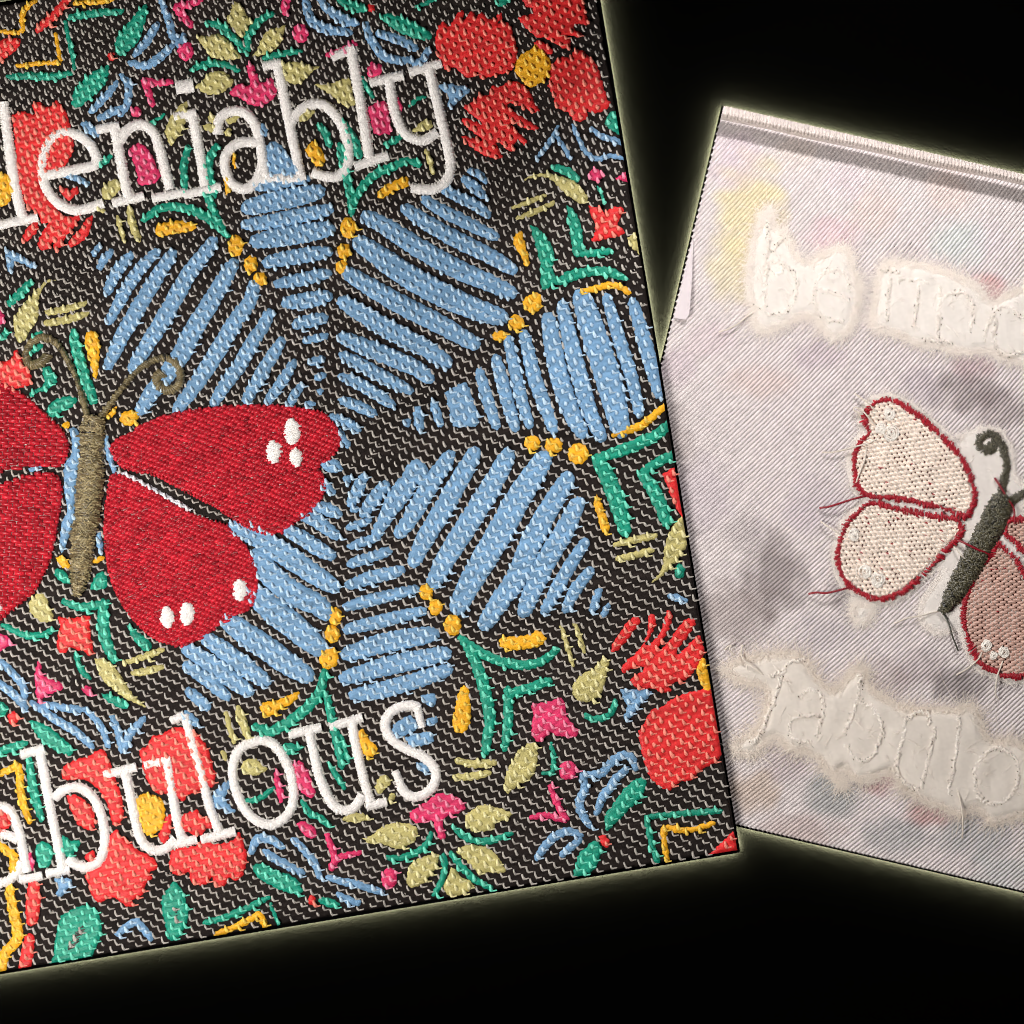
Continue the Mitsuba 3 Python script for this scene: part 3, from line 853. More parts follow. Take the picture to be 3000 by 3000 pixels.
def parse():
    ox = oy = 0.0
    unit = 2.588
    grp, out = None, []
    for ln in PATTERN.strip().split('\n'):
        if ln[0] == '@':
            a = ln[1:].split()
            ox, oy, unit = float(a[0]), float(a[1]), float(a[2]) if len(a) > 2 else 2.588
        elif ln[0] == '#':
            grp = ln[1:].strip() or None
            if grp:
                grp = key(WP, {'ringleaf': 'leaf', 'loop': 'curl'}.get(grp, grp))
        else:
            a = ln.split()
            pts = [tuple(float(t) for t in q.split(',')) for q in a[3:]]
            P = [(ox + p[0] * unit, oy + p[1] * unit) for p in pts]
            if a[2] == 'P':
                g = smooth_poly(P) if len(P) > 3 else Polygon(P)
            elif a[2] == 'E':
                g = shapely.affinity.scale(Point(P[0]).buffer(1, 8), pts[1][0] * unit, pts[1][1] * unit)
            else:
                g = brush(P, float(a[2][1:]) * unit * (1.2 if a[0] == 'stripe' else 1.14), 0.66)
            out.append((a[0], a[1], grp, g))
    return out


import shapely.affinity
motifs = parse()
inner = LEFT.buffer(-2)
view = sbox(-60, -60, 3060, 3060)
shapes, keep = [], []
for nm, cl, grp, g in motifs:
    # the outline of a woven shape steps from thread to thread
    c = np.array(shapely.segmentize(largest(g), 5).exterior.coords)[:-1]
    u, w = uv_of(c[:, 0], c[:, 1])
    j = 2.2 * np.sin(6.283 * (u / DU * 2 + 0.5 * np.floor(w / (DV / 2)))) + 1.5 * np.sin(6.283 * w / (DV / 2))
    ctr = c.mean(0)
    d = np.roll(c, -1, 0) - np.roll(c, 1, 0)
    nn = np.stack([d[:, 1], -d[:, 0]], 1) / np.maximum(np.linalg.norm(d, axis=1, keepdims=True), 1e-6)
    g2 = Polygon(c + nn * j[:, None] * 0.6)
    g2 = g2 if g2.is_valid else g2.buffer(0)
    g2 = g2.intersection(inner).intersection(view)
    if g2.is_empty:
        continue
    g2 = largest(g2)
    if g2.geom_type != 'Polygon' or g2.area < 30:
        continue
    shapes.append(g2)
    keep.append((nm, cl, grp))

# ---- ties: short warp floats on a centred lattice
cor = np.array(LEFT.exterior.coords)
uu, ww = uv_of(cor[:, 0], cor[:, 1])
iu, iw = np.meshgrid(np.arange(math.floor(uu.min() / DU), math.ceil(uu.max() / DU) + 1), np.arange(math.floor(ww.min() / (DV / 2)), math.ceil(ww.max() / (DV / 2)) + 1))
tu, tw = (iu + 0.5 * (iw % 2)).ravel() * DU, iw.ravel() * DV / 2
tx, ty = U[0] * tu + V[0] * tw, U[1] * tu + V[1] * tw
tx, ty = stretch(tx, ty, 1)
tx, ty = tx + 4 * fnoise(tx, ty, 900, 1) + rng.normal(0, 1.0, tx.shape), ty + 4 * fnoise(tx, ty, 900, 2) + rng.normal(0, 1.0, tx.shape)
m = shapely.contains_xy(LEFT.buffer(-8).intersection(view), tx, ty)
tx, ty = tx[m], ty[m]
tree = shapely.STRtree(shapes)
qi, gi = tree.query(shapely.points(np.c_[tx, ty]), predicate='within')
owner = np.full(len(tx), -1)
np.maximum.at(owner, qi, gi)
# where the ground shows, half-size floats fill in between in the speckled parts of the weave
speck = np.clip(0.5 + 0.9 * fnoise(tx, ty, 700, 11), 0, 1)
zig = np.clip((ty - 600 + 0.15 * tx) / 1200, 0, 1) * 0.9 + 0.04


def ties(idx, col, soup, zbase, jit=0.10, fat=1.0, link=1.0):
    if len(idx) == 0:
        return
    x, y = tx[idx], ty[idx]
    n = len(idx)
    sp = speck[idx]
    L = np.where(rng.random(n) < sp * 0.45, 11.0, 19.0) * rng.uniform(0.85, 1.12, n)
    t = np.array([-0.5, -0.32, -0.1, 0.12, 0.34, 0.5])
    lean = rng.normal(0.0, 0.07, n)
    P = np.zeros((n, 6, 3))
    dx, dy = V[0] * np.cos(lean) - V[1] * np.sin(lean), V[0] * np.sin(lean) + V[1] * np.cos(lean)
    foot = np.array([0.5, 0, 0, 0.4, 1.8, 4.6])                       # each float hooks over to the right at its lower end
    P[:, :, 0] = x[:, None] + dx[:, None] * t * L[:, None] + U[0] * foot
    P[:, :, 1] = y[:, None] + dy[:, None] * t * L[:, None] + U[1] * foot
    P[:, :, 2] = zbase + 0.6 + 2.8 * np.cos(np.pi * t * 0.9) ** 0.6
    hw = rng.uniform(2.7, 3.7, n)[:, None] * (1 + (fat - 1) * np.array([0.2, 0.4, 0.8, 1.2, 1.6, 1.2])) * np.array([0.6, 0.85, 0.95, 1.05, 1.15, 0.8])
    v, f = strips(P, hw, hw * 0.8)
    c = np.asarray(col)[None] * (1 + rng.normal(0, jit, (n, 1)))
    soup.add(v, f, np.repeat(np.clip(c, 0, 1), 30, 0))
    k = np.where(rng.random(n) < zig[idx] * link)[0]
    if len(k):
        t2 = np.linspace(0, 1, 5)
        P = np.zeros((len(k), 5, 3))
        ex, ey = x[k] + V[0] * L[k] * 0.48, y[k] + V[1] * L[k] * 0.48
        P[:, :, 0] = ex[:, None] + U[0] * t2 * 17
        P[:, :, 1] = ey[:, None] + U[1] * t2 * 17
        P[:, :, 2] = zbase + 0.4 + 1.5 * np.sin(np.pi * t2)
        hw = np.full((len(k), 5), 2.4) * np.array([1.2, 1, 0.9, 0.8, 0.8])
        v, f = strips(P, hw, hw * 0.9)
        soup.add(v, f, np.repeat(np.clip(c[k] * 0.92, 0, 1), 25, 0))


# ---- ground cloth
g = LEFT.intersection(view)
pts, tri, d = fill(g, 4.6, math.atan2(V[1], V[0]) - math.pi / 2, edge=8)
s = Soup()
z = ZF_L + weave_bump(pts[:, 0], pts[:, 1])
z[d == 0] -= 14
u, w = uv_of(pts[:, 0], pts[:, 1])
tone = 1 + 0.18 * np.random.default_rng(5).normal(0, 1, 4000)[(np.floor(w / (DV / 2)).astype(int)) % 4000] + 0.1 * fnoise(pts[:, 0], pts[:, 1], 300, 5)
s.add(np.c_[pts, z], tri, np.clip(lin((36, 30, 28))[None] * tone[:, None], 0.004, 1))
put(key(WP, 'ground_cloth'), s, ZF_L, 'ground_yarn', warp=warp_l, label='black woven ground between the coloured motifs')
s = Soup()
g_i = np.where(owner == -1)[0]
ties(g_i, lin(TIE['k']), s, ZF_L + 2.0)
# between the floats the tie thread also surfaces as small dots
e_i = g_i[rng.random(len(g_i)) < 0.85 * (1 - zig[g_i])]
ex, ey = tx[e_i] + U[0] * 9.4 + rng.normal(0, 1.3, len(e_i)), ty[e_i] + U[1] * 9.4 + rng.normal(0, 2.0, len(e_i))
ok = shapely.contains_xy(LEFT.buffer(-10), ex, ey)
ex, ey = ex[ok], ey[ok]
bq, _ = tree.query(shapely.points(np.c_[ex, ey]), predicate='within')
ok = np.ones(len(ex), bool)
ok[bq] = False
ex, ey = ex[ok], ey[ok]
tt = np.linspace(-0.5, 0.5, 4)
Ld = rng.uniform(3.5, 7.5, len(ex))
P = np.zeros((len(ex), 4, 3))
P[:, :, 0] = ex[:, None] + (V[0] + 0.3 * U[0]) * tt * Ld[:, None]
P[:, :, 1] = ey[:, None] + (V[1] + 0.3 * U[1]) * tt * Ld[:, None]
P[:, :, 2] = ZF_L + 2.6 + 1.4 * np.cos(np.pi * tt)
hw = rng.uniform(1.5, 2.5, (len(ex), 1)) * np.array([0.6, 1, 1, 0.6])
v, f = strips(P, hw, hw * 0.8, 4)
s.add(v, f, np.repeat(np.clip(lin(TIE['k'])[None] * rng.uniform(0.45, 0.95, (len(ex), 1)), 0, 1), 16, 0))
put(key(WP, 'tie_thread'), s, ZF_L, 'woven_yarn', warp=warp_l, kind='stuff', label='pale tie threads speckling the black ground')

# ---- motifs, each with its own ties
for i, (nm, cl, grp) in enumerate(keep):
    pts, tri, d = fill(shapes[i], 4.6, math.atan2(V[1], V[0]) - math.pi / 2, edge=5)
    zb = ZF_L + 5.4 + (i % 9) * 0.12
    s = Soup()
    up = np.clip(d / 6, 0, 1) ** 0.6
    z = zb - 2.0 + 3.2 * up + weave_bump(pts[:, 0], pts[:, 1]) * up
    u, w = uv_of(pts[:, 0], pts[:, 1])
    tone = 1 + 0.09 * np.random.default_rng(9).normal(0, 1, 4000)[(np.floor(w / (DV / 2)).astype(int)) % 4000] + 0.05 * fnoise(pts[:, 0], pts[:, 1], 120, 6)
    s.add(np.c_[pts, z], tri, np.clip(lin(COL[cl])[None] * tone[:, None], 0, 1))
    ties(np.where(owner == i)[0], lin(TIE[cl]), s, zb + 2.9, 0.06, 1.4, 0.9)
    put(key(grp or WP, nm), s, ZF_L, 'woven_yarn', warp=warp_l)


# ------------------------------------------------------------------ stitched letters and butterfly
def satin(soup, pts, width, zb, high, col, pitch=3.3, taper=None, jit=1.2, base=True, slant=0.0, per=0.03, bump=0.007):
    """Satin stitch: threads laid side by side across a line."""
    p = smooth_line(pts, pitch)
    n = len(p)
    d = np.gradient(p, axis=0)
    d /= np.maximum(np.linalg.norm(d, axis=1, keepdims=True), 1e-9)
    nr = np.stack([-d[:, 1], d[:, 0]], 1) + d * slant
    wd = np.full(n, float(width)) if taper is None else np.interp(np.linspace(0, 1, n), np.linspace(0, 1, len(taper)), taper) * width
    a = np.linspace(-1, 1, 9)
    P = np.zeros((n, 9, 3))
    hw = wd / 2
    l, r = -hw + rng.normal(0, jit, n), hw + rng.normal(0, jit, n)
    t = (a + 1) / 2
    off = l[:, None] * (1 - t) + r[:, None] * t
    P[:, :, :2] = p[:, None] + nr[:, None, :] * off[:, :, None]
    P[:, :, 2] = zb + high * np.sqrt(np.maximum(1 - (a * 0.985) ** 2, 0))[None] * (1 + rng.normal(0, bump, n))[:, None]
    th = pitch * rng.uniform(0.56, 0.72, n)
    v, f = strips(P, np.repeat(th[:, None], 9, 1), np.repeat(th[:, None] * 1.0, 9, 1), 4)
    c = np.asarray(col)[None] * (1 + rng.normal(0, per, (n, 1)))
    soup.add(v, f, np.repeat(np.clip(c, 0, 1), 36, 0))
    if base and n > 2:
        # padding under the threads
        a2 = np.linspace(-0.93, 0.93, 7)
        g = np.zeros((n, 7, 3))
        g[:, :, :2] = p[:, None] + nr[:, None, :] * (a2[None, :, None] * hw[:, None, None])
        g[:, :, 2] = zb + (high - 1) * np.sqrt(1 - a2 ** 2)[None]
        idx = np.arange(n * 7).reshape(n, 7)
        A, B, C, E = idx[:-1, :-1], idx[1:, :-1], idx[1:, 1:], idx[:-1, 1:]
        fa = np.concatenate([np.stack([A, C, B], -1).reshape(-1, 3), np.stack([A, E, C], -1).reshape(-1, 3)])
        soup.add(g.reshape(-1, 3), fa, np.asarray(col) * 0.95)


WHITE = lin((243, 239, 236), 0.93)
ZT = ZF_L + 4.0
LET = '''
@0 0 5.176
d 5.6 2,58 6,88 10,112 13,123
- 5 -6,128.5 4,126.5 12,125 21.5,123
e 5.5 24.5,99.5 38,97 53,94
- 5.5 52.5,95 55,90 51,82 45,77 37,75 30,78 25,87 24,98 27,108 33,115 42,119 50,118 58.5,115
n 5 55,73.6 61,72.3 67.5,71.2
- 5.6 65,72 68,88 70.5,102 73,112
- 5 64,115 73,113 81.5,111
- 5.5 68,80 73,73 80,70.5 87,75 91,86 94,98 96.5,107
- 5 86.5,112.3 96,110.5 105,108.8
i 7.4 100,49.8 105,49 109.5,48.3
- 5 99,66.2 105,65 111,64
- 5.6 108.6,64 112,80 116.2,105
- 5 104.5,110.3 115,108 125,106
a 5.5 123.6,76 124,68 130,63.3 139,64.3 145,72 148,85 149.5,97 152,101
- 5.5 146,80.5 135,81 128.5,87 127.5,95 131.5,104 139,107 145.5,102 149,92
- 5 148,102 154,101.3 160.5,100.3
b 5 149,37.6 154,36.6 159,35.8
- 5.6 157,36 161,55 166,80 171,102
- 5 160,102.3 166,101.3 173,100
- 5.5 165,69 172,61 182,59 190,65.5 196,77 197.5,90 193.5,98.5 186,100.3 177,97.5
@600 0 6.211
l 4.2 60,27.2 65,25 70.5,22.8
- 4.8 69,22.5 73,45 78,75.5
- 4.3 71,78.8 78.5,76 86.5,73.5
y 4.2 78,39.2 85.5,37.4 93.5,35.6
- 4.7 87,38 89.8,53 94.5,63 103,66.3 109.5,62.5
- 4.2 96.5,34.2 104,32 111.5,30
- 4.7 106,33 110.5,52 114.3,68 116,79 113.5,86 107,89.4 97.5,88.8
@0 2000 2.588
a 10 -5,140 8,142 16,152 22,168 26,188 31,214
- 10 -6,171 8,172 20,178
- 10 -8,227 8,225 19,215 25,203
- 9.5 23,223 35,221 48,218.5
b 10 25,81.5 37,78 50,74.5
- 10.5 45,75 51,108 58,145 65,180 71.5,212
- 9.5 53,216 66,213.8 79,211.5
- 10.5 62,131 73,121 88,118.5 102,126 112,141 118,163 118.5,185 113,201 101,208.5 88,207 77,199
u 10 118.5,104.5 136,100 154.5,95.5
- 10.5 142,100 147,123 152,148 157,170 165,184 178,190 190,186 199,177
- 10 164.5,93 178,90 193,87
- 10.5 189.5,88 193.5,114 198,140 203,165 207.5,178
- 10 198,182.5 210,180 223,177
l 9 194,43 201,40 208.5,36.5
- 10 209.5,36 217.5,68 227.5,100 237,138 248,168
- 10 228.5,177.5 247,173 266.5,168
@500 2000 2.588
o 10.5 96,65.5 110,66 123,76 132,92 138,110 139,134 131,151 116.5,160 102,158 88,148 76.5,128 71,108 72,88 81,73 98,65.5
u 10 134.5,58.5 152,54.5 170.5,50.5
- 10.5 157,55 162,78 168,104 176,124 186,140 199,144.5 209,140 217,127
- 10 180.5,50 198,45 217,39.5
- 10.5 205.5,43 209.5,70 217.5,104 226,134
- 9.5 222.5,140 234,137.5 244.5,134.5
@1000 2000 2.588
s 8.5 91.5,50 89,40 86,29
- 10.5 88,29 80,25.3 66,27.5 54.5,35 49.5,46 52.5,58 62,68 76,76 91.5,83 103,93 107.5,105 103,118 93.5,126.5 82,129 72,124 66.5,115
- 8.5 61,100 66,112 71,124
'''
ox = oy = 0
unit = 1
cur, nlet = None, {}
soups = []
for ln in LET.strip().split('\n'):
    a = ln.split()
    if ln[0] == '@':
        ox, oy, unit = float(a[0][1:]), float(a[1]), float(a[2])
        continue
    if a[0] != '-':
        cur = Soup()
        soups.append((a[0], cur, 'deniably' if oy == 0 else 'fabulous'))
    P = [(ox + float(q.split(',')[0]) * unit, oy + float(q.split(',')[1]) * unit) for q in a[2:]]
    satin(cur, P, float(a[1]) * unit * 1.07, ZT - 2, 11.0, WHITE)
for ch, s, word in soups:
    put(key(WP, 'letter'), s, ZF_L, 'satin_thread', smooth=True, warp=warp_l, label=f'white satin stitched letter {ch} of the word ending {word}')


def tatami(soup, poly, ang, pitch, length, zb, col, per=0.1, lift=2.6, halfw=0.62, drop=0.0, gap=0.0, stagger=0.37, wob=0.5):
    """Fill stitch: rows of short stitches along direction ang."""
    c, sn = math.cos(ang), math.sin(ang)
    q = shapely.affinity.rotate(poly, -ang, origin=(0, 0), use_radians=True)
    x0, y0, x1, y1 = q.bounds
    segs = []
    for j, yy in enumerate(np.arange(y0 + pitch / 2, y1, pitch)):
        I = q.intersection(LineString([(x0 - 5, yy), (x1 + 5, yy)]))
        for ls in (I.geoms if hasattr(I, 'geoms') else [I]):
            if ls.is_empty or ls.geom_type != 'LineString':
                continue
            a, b = ls.coords[0][0], ls.coords[-1][0]
            a += rng.normal(0, 1.0)
            b += rng.normal(0, 1.0)
            cuts = np.arange(math.floor(a / length) * length + (j * stagger % 1) * length - length, b + length, length)
            cuts = cuts + rng.normal(0, 0.06 * length, len(cuts))
            e = [a] + [t for t in cuts if a + 4 < t < b - 4] + [b]
            for s0, s1 in zip(e[:-1], e[1:]):
                if s1 - s0 > 3:
                    segs.append((s0, s1 - gap, yy))
    if not segs:
        return
    g = np.array(segs)
    n = len(g)
    t = np.linspace(0, 1, 6)
    X = g[:, :1] * (1 - t) + g[:, 1:2] * t
    Y = np.repeat(g[:, 2:3], 6, 1) + rng.normal(0, wob, (n, 1)) + (t - 0.5) * rng.normal(0, 2.2 * wob, (n, 1))
    P = np.stack([X * c - Y * sn, X * sn + Y * c, zb + lift * np.sin(np.pi * np.clip(t, 0.02, 0.98)) ** 0.6 * rng.uniform(0.75, 1.15, (n, 1))], -1)
    hw = np.repeat((pitch * halfw * rng.uniform(0.85, 1.1, n))[:, None], 6, 1) * np.array([0.72, 0.95, 1, 1, 0.95, 0.72])
    v, f = strips(P, hw, hw * 0.95, 5)
    cc = np.asarray(col)[None] * (1 + rng.normal(0, per, (n, 1)))
    soup.add(v, f, np.repeat(np.clip(cc, 0, 1), 30, 0))


def pad(soup, poly, z, col, grid=9, rise=3.0):
    pts, tri, d = fill(poly, grid)
    soup.add(np.c_[pts, z + rise * (np.clip(d / 14, 0, 1) ** 0.6 - 1)], tri, col)
    return soup


def fr(ox, oy, u, txt):
    return [(ox + float(q.split(',')[0]) * u, oy + float(q.split(',')[1]) * u) for q in txt.split()]


BF = key(WP, 'butterfly')
RED = lin((200, 38, 54), 0.8)
k1 = 2.588
wings = [
    ('upper right wing with three white spots', fr(0, 1000, k1, '121,118 135,110 150,101 170,90 193,82 223,76 253,73 288,72 318,72 343,75 365,80 379,92 386,105 386,118 379,128 368,138 361,143 368,152 369,165 365,178 355,190 348,200 343,200 328,211 318,217 303,219 288,215 273,208 258,198 243,188 218,175 193,162 175,152 155,148 140,144 130,134 125,125'), -0.42),
    ('lower right wing with three white spots', fr(0, 1000, k1, '124,152 135,150 155,158 180,172 205,188 223,196 240,202 255,206 268,218 281,233 290,253 293,273 290,291 283,303 268,311 251,321 233,333 213,343 200,346 195,344 180,340 165,330 150,315 138,298 128,278 122,258 119,233 118,208 120,180'), -0.40),
    ('upper left wing, stitched level', fr(0, 1000, k1, '-40,46 0,48 15,53 28,60 40,70 55,84 68,95 75,105 80,118 77,130 72,140 60,140.5 40,141 20,145 0,148 -40,156'), 0.03),
    ('lower left wing, stitched level', fr(0, 1000, k1, '-40,172 0,162 25,153 48,148.5 62,150 70,157 72,175 69,195 66,215 63,230 58,250 50,267 42,282 30,293 15,305 0,317 -20,322 -40,318'), 0.05)]
for lab, P, ang in wings:
    w = key(BF, 'wing')
    g = smooth_poly(P, 6).intersection(sbox(-70, 0, 4000, 4000))
    s = Soup()
    pad(s, g, ZT + 2.0, lin((140, 14, 26), 0.8), rise=5)
    level = abs(ang) < 0.2
    tatami(s, g, ang, 7.8 if not level else 10.5, 21 if not level else 32, ZT + 1.6, RED if not level else RED * np.array([0.86, 0.8, 0.8]), per=0.17, lift=4.8, halfw=0.62, gap=1.0 if not level else 2.5, stagger=0.37 if not level else 0.5, wob=0.9 if not level else 0.7)
    put(w, s, ZF_L, 'red_thread', warp=warp_l, label='red stitched ' + lab)
k2 = 2.588
for wg, (cx, cy, rx, ry) in [('wing', (636, 1102, 11, 15)), ('wing', (616, 1125, 0, 0)), ] and [
        ('wing', (500 + 138 * k2, 1000 + 102 * k2, 11 * k2, 15 * k2)), ('wing', (500 + 117 * k2, 1000 + 125 * k2, 10 * k2, 13 * k2)), ('wing', (500 + 142.5 * k2, 1000 + 131 * k2, 8.5 * k2, 11 * k2)),
        ('wing_001', (500 + 79 * k2, 1500 + 88 * k2, 10 * k2, 12.5 * k2)), ('wing_001', (500 + 19 * k2, 1500 + 115 * k2, 10 * k2, 13 * k2)), ('wing_001', (500 - 3.5 * k2, 1500 + 119 * k2, 9 * k2, 12.5 * k2)),
        ('wing_003', (-3, 1500 + 107 * k2, 4 * k2, 9 * k2))]:
    s = Soup()
    p = [(cx - 0.1 * ry, cy - 0.9 * ry), (cx, cy), (cx + 0.1 * ry, cy + 0.9 * ry)]
    satin(s, p, 1.75 * rx, ZT + 4, 8.5, WHITE, pitch=5.0, taper=[0.35, 0.8, 0.97, 1.0, 0.97, 0.8, 0.4], jit=2.2, slant=0.15)
    put(key(BF, 'spot'), s, ZF_L, 'satin_thread', warp=warp_l, label='white spot stitched on a red wing')
OLIVE = lin((112, 98, 70), 0.85)
s = Soup()
cl = np.array(fr(0, 1000, k1, '108,86 105,100 104,115 104,135 103,155 100,178 99.5,200 95,215 94,233 92,252 90,270 88.5,288'))
wd = np.array([26, 33, 28, 32, 34, 33, 33, 31, 29, 27, 22, 8]) * k1
satin(s, cl, 0.88, ZT - 1, 24.0, OLIVE, pitch=4.6, taper=wd, jit=4.0, per=0.34, slant=0.10, bump=0.085)
loops(s, cl, wd * 0.72, lin((150, 136, 100), 0.85), ZT + 1, 0.42, 9.0, 1.7, 25, 0.35)
put(key(BF, 'body'), s, ZF_L, 'olive_thread', warp=warp_l, label='olive satin stitched body')
for P, w in [(fr(0, 1000, k1, '99,84 93,62 87,42 79,25 69,8 58,-2 45,-4 36,2 31,12 31,22 38,27 47,24 54,16'), 17), (fr(0, 1000, k1, '116,84 129,66 145,45 160,30 176,21 190,20 202,28 205,42 200,52 190,55 181,50 178,40 184,36'), 18)]:
    s = Soup()
    satin(s, P, w, ZT, 11.0, lin((122, 110, 80), 0.85), pitch=6.5, taper=[1, 0.9, 0.9, 1, 1.1, 1.3, 1.5, 1.6], jit=1.8, per=0.3, slant=0.5, bump=0.06)
    put(key(BF, 'antenna'), s, ZF_L, 'olive_thread', warp=warp_l)


# ------------------------------------------------------------------ the lining panel: reverse side of another embroidery
k4 = 3000 / 1932 * 0.5
rng = np.random.default_rng(21)
HA = math.atan(0.2287)                                   # the panel's own tilt
HU = np.array([math.cos(HA), math.sin(HA)])              # along its top edge
HN = np.array([-math.sin(HA), math.cos(HA)])             # down the panel


def down(x, y):
    return (x - 2119) * HN[0] + (y - 315) * HN[1]


def along(x, y):
    return (x - 2119) * HU[0] + (y - 315) * HU[1]


def hem_line(x, y):
    return 36 - 9 * np.clip(along(x, y) / 900, 0, 1.2) + 2.0 * fnoise(x, y, 260, 41)


def warp_r(x, y):
    """A valley in the cloth just under the folded hem, gentle waves below."""
    t = down(x, y) - hem_line(x, y)
    valley = np.clip(1 - np.abs(t - 20) / 75, 0, 1)
    return 3.5 * (1 + fnoise(x, y, 620, 42)) * np.clip(t / 200, 0, 1)


# colours of the print that show through the lining, with shading painted in at lower left: place, radii, sRGB, strength
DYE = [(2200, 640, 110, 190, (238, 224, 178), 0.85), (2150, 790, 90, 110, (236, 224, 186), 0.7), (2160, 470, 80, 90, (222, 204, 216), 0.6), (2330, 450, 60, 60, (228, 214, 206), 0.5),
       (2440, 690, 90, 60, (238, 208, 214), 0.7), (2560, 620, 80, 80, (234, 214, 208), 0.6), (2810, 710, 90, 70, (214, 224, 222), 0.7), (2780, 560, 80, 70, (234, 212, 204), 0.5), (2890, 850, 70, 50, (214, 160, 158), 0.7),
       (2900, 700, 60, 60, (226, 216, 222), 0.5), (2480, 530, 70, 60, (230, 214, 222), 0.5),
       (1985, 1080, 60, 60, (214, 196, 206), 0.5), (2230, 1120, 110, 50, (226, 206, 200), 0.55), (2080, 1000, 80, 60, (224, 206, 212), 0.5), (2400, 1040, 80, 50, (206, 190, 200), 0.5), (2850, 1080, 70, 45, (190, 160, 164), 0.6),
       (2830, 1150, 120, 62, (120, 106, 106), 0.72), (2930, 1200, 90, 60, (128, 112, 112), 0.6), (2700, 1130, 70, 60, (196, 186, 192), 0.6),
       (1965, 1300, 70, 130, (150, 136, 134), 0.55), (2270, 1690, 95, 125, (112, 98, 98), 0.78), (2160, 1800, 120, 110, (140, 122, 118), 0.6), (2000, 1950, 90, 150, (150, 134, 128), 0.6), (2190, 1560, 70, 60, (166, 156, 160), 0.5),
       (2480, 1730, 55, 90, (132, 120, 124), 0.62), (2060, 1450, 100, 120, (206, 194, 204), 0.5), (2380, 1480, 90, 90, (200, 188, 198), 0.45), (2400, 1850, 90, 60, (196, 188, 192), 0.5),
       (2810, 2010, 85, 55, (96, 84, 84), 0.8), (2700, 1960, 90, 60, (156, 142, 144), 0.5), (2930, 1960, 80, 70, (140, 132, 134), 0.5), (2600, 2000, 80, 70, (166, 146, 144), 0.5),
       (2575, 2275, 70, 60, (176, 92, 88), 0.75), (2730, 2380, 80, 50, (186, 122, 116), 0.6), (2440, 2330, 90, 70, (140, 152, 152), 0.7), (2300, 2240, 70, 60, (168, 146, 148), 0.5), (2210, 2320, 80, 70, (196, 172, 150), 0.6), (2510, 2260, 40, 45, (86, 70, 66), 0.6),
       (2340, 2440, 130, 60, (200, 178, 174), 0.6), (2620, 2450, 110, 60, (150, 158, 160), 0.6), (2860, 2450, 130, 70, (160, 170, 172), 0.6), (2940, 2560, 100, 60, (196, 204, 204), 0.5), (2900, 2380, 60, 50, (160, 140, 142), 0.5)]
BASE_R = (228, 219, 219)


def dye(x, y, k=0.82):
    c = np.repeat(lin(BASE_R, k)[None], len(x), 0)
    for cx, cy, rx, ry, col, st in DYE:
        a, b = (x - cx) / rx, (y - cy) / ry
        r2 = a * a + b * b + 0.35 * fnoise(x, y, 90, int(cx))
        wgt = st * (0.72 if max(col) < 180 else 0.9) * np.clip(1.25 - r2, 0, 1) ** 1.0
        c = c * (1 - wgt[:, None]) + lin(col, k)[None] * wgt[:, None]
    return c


# twill ribs: long rounded cords, close together, bending a little from top to bottom
RV = RIGHT.intersection(sbox(1640, 250, 3080, 2700))
T0, R0 = math.radians(44), 6800.0
mid = np.array([2450.0, 1400.0])
tang, norm = np.array([math.cos(T0), -math.sin(T0)]), np.array([-math.sin(T0), -math.cos(T0)])   # norm points up left
ctr = mid + norm * R0
rib = 10.2
hemd = 28.0
s = Soup()
th = np.linspace(-0.27, 0.27, 170)
for k in range(-175, 176):
    r = R0 + k * rib
    # from the centre, mid lies along -norm
    px = ctr[0] - norm[0] * r * np.cos(th) + tang[0] * r * np.sin(th)
    py = ctr[1] - norm[1] * r * np.cos(th) + tang[1] * r * np.sin(th)
    ins = shapely.contains_xy(RV, px, py)
    w = np.where(ins)[0]
    if len(w) < 3:
        continue
    a, b = max(w[0] - 1, 0), min(w[-1] + 1, len(th) - 1)
    ln = LineString(np.c_[px[a:b + 1], py[a:b + 1]]).intersection(RV)
    if ln.is_empty:
        continue
    ln = largest(ln) if ln.geom_type == 'LineString' else max(ln.geoms, key=lambda q: q.length)
    q = np.array(shapely.segmentize(ln, 13).coords)
    if len(q) < 4:
        continue
    t = down(q[:, 0], q[:, 1])
    P = np.c_[q, np.full(len(q), ZF_R)]
    P[:, :2] += rng.normal(0, 0.35, (len(q), 2))
    hw = 5.0 + rng.normal(0, 0.35, len(q))
    v, f = strips(P[None], hw[None], np.full((1, len(q)), 3.8) + rng.normal(0, 0.3, (1, len(q))), 5)
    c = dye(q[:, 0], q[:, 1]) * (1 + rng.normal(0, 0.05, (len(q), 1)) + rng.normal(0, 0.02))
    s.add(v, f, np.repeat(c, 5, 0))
# a thin sheet below the cords closes the gaps
pts, tri, d = fill(RV, 22)
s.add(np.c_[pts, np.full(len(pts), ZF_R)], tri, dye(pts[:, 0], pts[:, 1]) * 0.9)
put(key(LP, 'twill_cloth'), s, ZF_R, 'lining_yarn', warp=warp_r, label='pale ribbed twill lining with blurred colours showing through')

# folded hem along the top: a raised roll of the same cloth, ribs nearly across it
s = Soup()
n = np.linspace(-20, 1120, 300)
a = np.linspace(0, 1, 9)
X = 2119 + HU[0] * n[:, None] + HN[0] * 0
Y = 315 + HU[1] * n[:, None]
hd = hem_line(2119 + HU[0] * n, 315 + HU[1] * n)
dd = 1.0 + a[None, :] * (hd[:, None] + 3)
zz = ZF_R + 70 * np.sqrt(np.clip(1 - (np.clip((a - 0.55) / 0.45, 0, 1)) ** 2, 0, 1))[None, :] * np.ones((300, 1)) - 26 * (1 - a[None]) ** 1.3
zz[:, -1] = ZF_R + 30
hx, hy = X + HN[0] * dd, Y + HN[1] * dd
ok = np.arange(300)
idx = np.arange(300 * 9).reshape(300, 9)
A, B, C, E = idx[:-1, :-1], idx[1:, :-1], idx[1:, 1:], idx[:-1, 1:]
